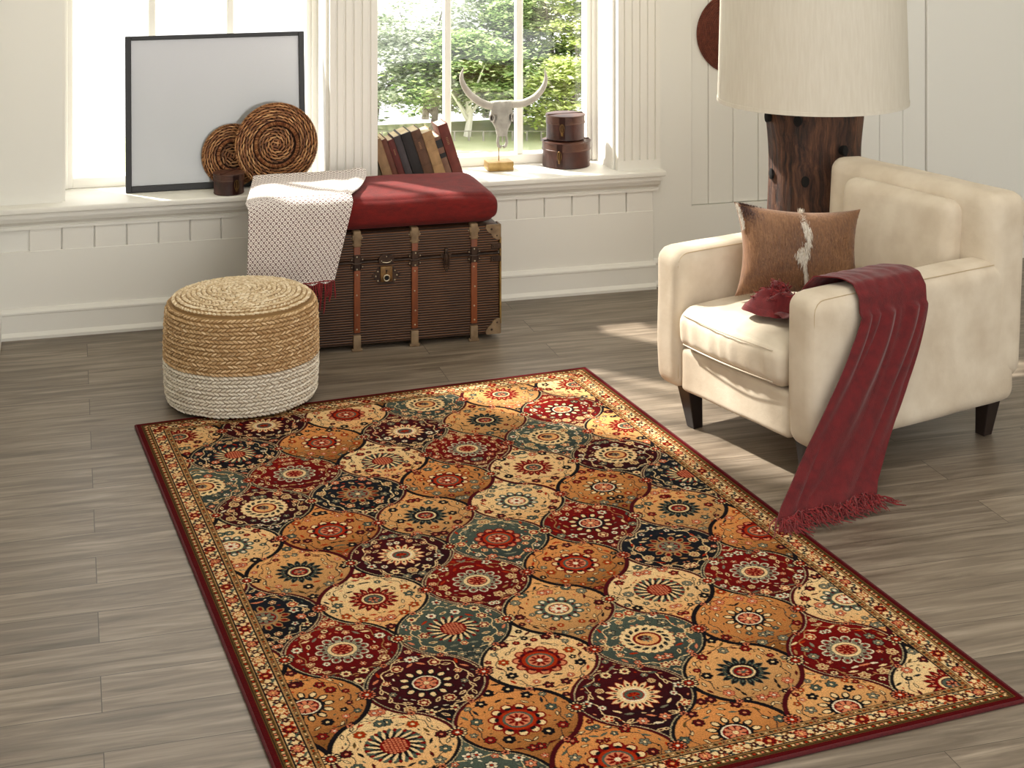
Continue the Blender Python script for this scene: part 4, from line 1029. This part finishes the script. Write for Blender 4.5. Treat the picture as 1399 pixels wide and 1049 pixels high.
# ------------------------------------------------------------------ lamp
lp = thing('floor_lamp', 'large lamp with a broad cream drum shade on a weathered timber post, behind the armchair', 'lamp', (.925, -1.06, 0))
bm = bmesh.new(); rings = []; nseg = 72
for i in range(60):
    z = 1.06*i/59; ring_ = []
    R = .160+.020*math.exp(-((z-.98)/.16)**2)+.010*math.sin(z*5)
    for k in range(nseg):
        a = 2*PI*k/nseg; q = R*(1+.09*math.cos(2*a+.6)+.05*math.cos(3*a+z*1.5))+.006*NZ(math.cos(a)*9, math.sin(a)*9, z*1.2)+.004*NZ(math.cos(a)*26, math.sin(a)*26, z*2)
        ring_.append(bm.verts.new((q*math.cos(a), q*math.sin(a), z)))
    rings.append(ring_)
for a, b_ in zip(rings, rings[1:]):
    for k in range(nseg): bm.faces.new((a[k], a[(k+1) % nseg], b_[(k+1) % nseg], b_[k]))
bm.faces.new(rings[0][::-1]); bm.faces.new(rings[-1]); post = finish('timber_post', bm, M['timber'], lp, 60)
for an, z in ((-3.10, .915), (-2.34, .915), (-3.12, .70), (-2.20, .69), (-1.2, .80)):
    bm = bmesh.new(); R = .160+.020*math.exp(-((z-.98)/.16)**2); R *= (1+.09*math.cos(2*an+.6)+.05*math.cos(3*an+z*1.5))
    lathe(bm, [(0, -.02), (.0145, -.02), (.0165, .006), (.010, .009), (0, .008)], 16, Matrix.Translation((R*math.cos(an), R*math.sin(an), z)) @ Matrix.Rotation(an, 4, 'Z') @ Matrix.Rotation(PI/2, 4, 'Y') @ Matrix.Diagonal((1.25, .9, 1, 1)))
    finish('bolt_hole', bm, M['screw'], post)
bm = bmesh.new(); prof = [(.352, .965), (.356, .966), (.3565, .972), (.342, 1.53), (.338, 1.53), (.350, .972), (.352, .965)]
lathe(bm, prof, 96); finish('lamp_shade', bm, M['lampshade'], lp)
bm = bmesh.new(); lathe(bm, [(.356, .964), (.3585, .964), (.3582, .978), (.3558, .978)], 96); finish('shade_hem', bm, M['lampshade'], lp)
bm = bmesh.new(); tube(bm, [(0, 0, 1.05), (0, 0, 1.5)], .008, 8)
for k in range(3):
    a = 2*PI*k/3; tube(bm, [(0, 0, 1.49), (.34*math.cos(a), .34*math.sin(a), 1.51)], .003, 6)
finish('shade_carrier', bm, M['brass'], lp)
bm = bmesh.new(); lathe(bm, [(0, 1.14), (.014, 1.14), (.018, 1.18), (.032, 1.22), (.034, 1.25), (.024, 1.28), (0, 1.29)], 24); finish('bulb', bm, mat('opal_bulb', srgb(240, 236, 225), rough=.3), lp)

# ------------------------------------------------------------------ armchair: local x = width (away from far arm), local y = depth (towards the back)
ac = thing('armchair', 'cream suede armchair with padded arms and dark tapered legs, right of the rug', 'armchair', (.114, -1.507, 0), (0, 0, math.radians(-73.8)))
CW, CD, ZB = .785, .90, .125
def chair_part(name, x0, x1, y0, y1, z0, z1, r, m_=None, fn=None, n=20, parent=None, rotx=0):
    bm = bmesh.new(); mt = Matrix.Translation(((x0+x1)/2, (y0+y1)/2, (z0+z1)/2)) @ Matrix.Rotation(rotx, 4, 'X')
    def f2(co, u):
        co.x += .0025*NZ(co.y*6, co.z*6, 1+x0); co.y += .0025*NZ(co.x*6, co.z*6, 3+x0); co.z += .0025*NZ(co.x*6, co.y*6, 5+x0)
        return fn(co, u) if fn else co
    soft_box(bm, (x1-x0)/2, (y1-y0)/2, (z1-z0)/2, r, n, f2, mt); return finish(name, bm, m_ or M['suede'], parent or ac, 60)
# local y axis after rotation: -73.8deg turns +y to (.960,.279) = depth away from the front
def armfn(co, u):
    co.z += .012*(u.y*.5-.5)*(-1 if False else 0)+(.004*(1-u.x*u.x) if u.z > .3 else 0); co.y -= .006*(1-u.z*u.z)*(u.y < -.5); return co
for nm, x0, x1 in (('arm', 0, .135), ('arm', CW-.135, CW)):
    a_ = chair_part(nm, x0, x1, 0, CD-.02, ZB, 585e-3, .045, fn=armfn, n=24)
    bm = bmesh.new()
    for xx in (x0+.015, x1-.015):
        pts = [(xx, .0115, ZB+.04)]+[(xx, .0105, ZB+.05+(.585-ZB-.10)*k/10) for k in range(11)]+[(xx, .0105+.040*(1-math.cos(q)), .535+.040*math.sin(q)) for q in (.4, .8, 1.2, PI/2)]+[(xx, .06+(CD-.16)*k/10, .5765) for k in range(1, 11)]
        tube(bm, pts, .0015, 6)
    finish('arm_piping', bm, M['seam'], a_)
chair_part('front_rail', .128, CW-.128, .012, .10, ZB+.004, .272, .016)
chair_part('seat_base', .12, CW-.12, .08, CD-.04, ZB, .268, .014, n=12)
def seatfn(co, u):
    if u.z > 0: co.z += .020*(1-u.x**4)*(1-u.y**4)
    co.y -= .014*(1-u.z*u.z)*(1-u.x*u.x*.6)*(u.y < -.3)
    if u.y < -.4: # gathered front
        co.y += .0022*math.sin(co.x*95+3*NZ(co.x*9, co.z*8, 0))*(1-u.z*u.z)
        co.z += .0012*math.sin(co.x*80)*(u.z > .6)
    return co
sc_ = chair_part('seat_cushion', .137, CW-.137, -.012, .75, .274, .412, .045, fn=seatfn, n=44)
bm = bmesh.new()
for z in (.296, .392):
    tube(bm, [(.175+(CW-.35)*k/30, -.012-.012*math.sin(PI*k/30), z) for k in range(31)], .0022, 6)
finish('cushion_piping', bm, M['suede'], sc_)
chair_part('back', .0, CW, .765, .93, .20, .80, .05, n=24, rotx=-.06)
chair_part('back_cushion', .14, CW-.14, .70, .80, .43, .76, .045, n=20, rotx=-.10)
def leg(x, y, dx, dy):
    bm = bmesh.new(); t_, b_ = .030, .019; zs = ((0, b_, dx*.012, dy*.012), (ZB+.01, t_, 0, 0)); R_ = []
    for z, s, ox, oy in zs: R_.append([bm.verts.new((x+ox+a*s, y+oy+c_*s, z)) for a, c_ in ((-1, -1), (1, -1), (1, 1), (-1, 1))])
    for k in range(4): bm.faces.new((R_[0][k], R_[0][(k+1) % 4], R_[1][(k+1) % 4], R_[1][k]))
    bm.faces.new(R_[0][::-1]); bm.faces.new(R_[1]); bmesh.ops.bevel(bm, geom=list(bm.edges), offset=.002, segments=1, affect='EDGES'); finish('leg', bm, M['dark_leg'], ac, 25)
for x, y, dx, dy in ((.125, .055, 1, 1), (CW-.085, .055, -1, 1), (.085, CD-.06, 1, -1), (CW-.085, CD-.06, -1, -1)): leg(x, y, dx, dy)

# chair-local to world
CA = math.radians(-73.8)
def cw(x, y, z): return Vector((.114+x*math.cos(CA)-y*math.sin(CA), -1.507+x*math.sin(CA)+y*math.cos(CA), z))

# ------------------------------------------------------------------ hide pillow
pw = thing('hide_pillow', 'brown cowhide pillow with a white centre stripe, propped on the armchair seat', 'pillow', (.548, -1.722, .425), (-.30, .10, math.radians(-4)))
PW, PH, PD = .228, .152, .064
def pillow_pt(u, v, s):
    """u,v in -1..1 , s = +-1 side; local x width, z height, y thickness"""
    pin = 1-.15*(1-abs(u)**2)*abs(v)**3-.0; pin2 = 1-.14*(1-abs(v)**2)*abs(u)**3
    x = u*PW*pin2; z = v*PH*pin
    th = PD*((1-abs(u)**2.6)*(1-abs(v)**2.6))**.55
    th += .004*NZ(u*3, v*3, s)*(1-abs(u))*(1-abs(v))
    return Vector((x, s*th, z+PH))
bm = bmesh.new(); n = 44; G = {}
for s in (-1, 1):
    for i in range(n+1):
        for j in range(n+1):
            u, v = math.sin((i/n-.5)*PI), math.sin((j/n-.5)*PI)
            if s == 1 and (i in (0, n) or j in (0, n)): G[s, i, j] = G[-1, i, j]
            else: G[s, i, j] = bm.verts.new(pillow_pt(u, v, s))
    for i in range(n):
        for j in range(n):
            f = (G[s, i, j], G[s, i+1, j], G[s, i+1, j+1], G[s, i, j+1]); bm.faces.new(f if s < 0 else f[::-1])
pbody = finish('hide_cover', bm, M['hide'], pw, 80)
def hairs(name, mtl, n, fn, parent):
    bm = bmesh.new(); rn = random.Random(n)
    for _ in range(n):
        p, d, w_ = fn(rn); d = Vector(d); sd = d.cross(Vector((rn.uniform(-1, 1), rn.uniform(-1, 1), rn.uniform(-1, 1)))).normalized()*w_
        m1 = p+d*.5+Vector((0, -.0008, 0)); a, b_ = bm.verts.new(p-sd), bm.verts.new(p+sd); c1, c2 = bm.verts.new(m1-sd*.7), bm.verts.new(m1+sd*.7); e_ = bm.verts.new(p+d)
        bm.faces.new((a, b_, c2, c1)); bm.faces.new((c1, c2, e_))
    finish(name, bm, mtl, parent, 0)
def brown(rn):
    u, v = rn.uniform(-.985, .985), rn.uniform(-.97, .985); p = pillow_pt(u, v, -1)
    return p+Vector((0, .0006, 0)), (rn.uniform(-.003, .003)-.0035*u, -.0022, -.009+rn.uniform(-.003, .003)), .0005
hairs('short_hair', M['hide_hair'], 9000, brown, pw)
us = .02
def wstripe(rn):
    v = rn.uniform(-.95, 1.0); hw = .055 if v > .3 else (.06 if -.15 < v < .18 else .022); u = us+rn.gauss(0, hw*.5)+.02*math.sin(v*6)-.03*(v < .1); p = pillow_pt(max(-.99, min(.99, u)), min(.995, v), -1)
    L_ = .020 if v > .2 else .016
    return p, (rn.uniform(-.006, .006), -.006, (-L_ if v < .92 else .014)+rn.uniform(-.003, .003)), .0008
hairs('white_stripe_hair', M['white_hair'], 1500, wstripe, pw)
def wcorner(rn):
    v = rn.uniform(.45, .99); u = -.985+abs(rn.gauss(0, .018)); p = pillow_pt(u, v, -1); return p, (-.004, -.003, -.010+rn.uniform(-.004, .004)), .0008
hairs('white_corner_hair', M['white_hair'], 420, wcorner, pw)
def dcorner(rn):
    u, v = -.93+abs(rn.gauss(0, .13)), 1-abs(rn.gauss(0, .15)); p = pillow_pt(max(-.97, u), max(-.9, min(.995, v)), -1); return p, (rn.uniform(-.003, .003), -.003, -.008 if v < .95 else .005), .0008
hairs('dark_corner_hair', M['dark_hair'], 800, dcorner, pw)
def tuft(rn):
    v = -.10+rn.gauss(0, .07); u = us-.09+rn.gauss(0, .035); p = pillow_pt(u, v, -1); return p, (rn.uniform(-.012, -.002), -.007, -.018+rn.uniform(-.006, .006)), .0009
hairs('white_tuft', M['white_hair'], 260, tuft, pw)

# ------------------------------------------------------------------ red throw over the near arm
P_ = [(.36, .445), (.42, .450), (.50, .447), (.585, .452), (.625, .50), (.640, .575), (.66, .607), (.72, .612), (.775, .604), (.800, .57), (.808, .45), (.815, .30), (.835, .14), (.855, .05), (.875, .022)]
def sample(P, t):
    L_ = [0]
    for a, b_ in zip(P, P[1:]): L_.append(L_[-1]+math.dist(a, b_))
    s = t*L_[-1]
    for i in range(len(P)-1):
        if s <= L_[i+1] or i == len(P)-2:
            q = (s-L_[i])/(L_[i+1]-L_[i]); return tuple(P[i][k]*(1-q)+P[i+1][k]*q for k in range(len(P[0])))
def thr(a, b):
    x, z = sample(P_, b); yc = .20 if b < .28 else .20+.10*min(1, (b-.28)/.15); hw = .09+.05*min(1, b*3)
    if b > .55: yc -= .35*((b-.55)/.45)**1.3; hw += .05*(b-.55)/.45
    y = yc+(a-.5)*2*hw
    fold = (.010*math.sin(a*9+b*2)+.022*NZ(a*5, b*2.2, 7)+.006*math.sin(a*23+b*5))*(1 if b > .5 else .6)
    if b < .28: z += .010*NZ(a*5, b*26, 0)+abs(fold)*1.2+.012*math.exp(-((a-.1)/.12)**2)
    elif b < .55: z += abs(fold)*.25
    else: x += abs(fold)+.004
    return cw(x, y, z)
bm = strip(thr, 60, 120, .004)
th_ = finish('red_throw', bm, M['throw'], None, 80)
tag(th_, 'dark red fringed throw bunched on the armchair and trailing over its arm', 'blanket')
bm = bmesh.new(); rn = random.Random(12)
for k in range(240):
    a = rn.random(); p = thr(a, .999); d = cw(1, 0, 0)-cw(0, 0, 0); e_ = cw(0, -1, 0)-cw(0, 0, 0)
    dr_ = (d*rn.uniform(.3, 1)+e_*(rn.gauss(0, .55)+.35)).normalized(); l = rn.uniform(.05, .10); p = Vector((p.x, p.y, rn.uniform(.013, .030)))
    pts = [p]
    for q in range(1, 5): pts.append(Vector((p.x, p.y, 0))+dr_*l*q/4+Vector((rn.uniform(-.006, .006), rn.uniform(-.006, .006), max(.0115, p.z*(1-q/4)+rn.uniform(0, .016)))))
    tube(bm, pts, [.0018, .0022, .002, .0018, .0010], 4)
finish('throw_fringe', bm, M['fringe'], th_)
# the crumpled fringed heap on the seat belongs to the same throw
def heap(u_, v_):
    a = u_*2*PI; r = v_; base = Vector((.455, .155))
    rr2 = r*(1+.22*math.sin(3*a+1)+.12*math.sin(5*a)); x = base.x+.105*rr2*math.cos(a); y = base.y+.085*rr2*math.sin(a)
    z = .447+.074*(1-r**2.2)+.030*NZ(x*20, y*20, 1)*(1-r*.5)+.010*math.sin(a*4+r*9)*(1-r)*r*2+(.004 if r > .9 else 0)
    return cw(x, y, max(.438, z))
bm = strip(heap, 72, 26, .004); finish('bunched_fold', bm, M['throw'], th_, 80)
bm = bmesh.new()
for k in range(150):
    a = rn.uniform(0, 2*PI); r = rn.uniform(.0, .75); p = heap(a/(2*PI), r)+Vector((0, 0, .004)); 
    pts = [p]
    for q in range(4): pts.append(pts[-1]+Vector((rn.uniform(-.009, .009), rn.uniform(-.009, .009), rn.uniform(-.005, .006))))
    tube(bm, pts, [.0016, .002, .002, .0016, .001], 4)
finish('bunched_fringe', bm, M['fringe'], th_)

# ------------------------------------------------------------------ light
w = bpy.data.worlds.new('sky'); sc.world = w; w.use_nodes = True
bg = w.node_tree.nodes['Background']; bg.inputs[0].default_value = (1.0, .99, .965, 1); bg.inputs[1].default_value = 1.45
sun = bpy.data.lights.new('sun', 'SUN'); sun.energy = 8; sun.angle = math.radians(2.2); sun.color = (1, .95, .86)
so = bpy.data.objects.new('sun', sun); col.objects.link(so); so.rotation_euler = Vector((.86, -1, -1.28)).to_track_quat('-Z', 'Y').to_euler()
so.location = (-6, 6, 8)
def area(name, loc, rot, sx, sy, e, c=(1, .97, .92)):
    l = bpy.data.lights.new(name, 'AREA'); l.shape = 'RECTANGLE'; l.size = sx; l.size_y = sy; l.energy = e; l.color = c
    o = bpy.data.objects.new(name, l); col.objects.link(o); o.location = loc; o.rotation_euler = rot; return o
area('added_ceiling_fill', (.3, -3.2, 3.65), (0, 0, 0), 1.6, 1.6, 20)  # unseen area light with no fitting, added to brighten the room

# ------------------------------------------------------------------ camera
cam = bpy.data.cameras.new('camera'); co_ = bpy.data.objects.new('camera', cam); col.objects.link(co_)
co_.location = CAM; co_.rotation_euler = (PI/2, 0, -TH)
cam.sensor_fit = 'HORIZONTAL'; cam.sensor_width = 36; cam.lens = 36*2150/1399; cam.shift_y = -(524.5+200)/1399; cam.shift_x = (699.5-700)/1399; cam.clip_end = 300; cam.clip_start = .05
sc.camera = co_
vs_ = sc.view_settings; vs_.view_transform = 'Standard'; vs_.look = 'None'; vs_.gamma = 1; vs_.exposure = .64; vs_.use_curve_mapping = False
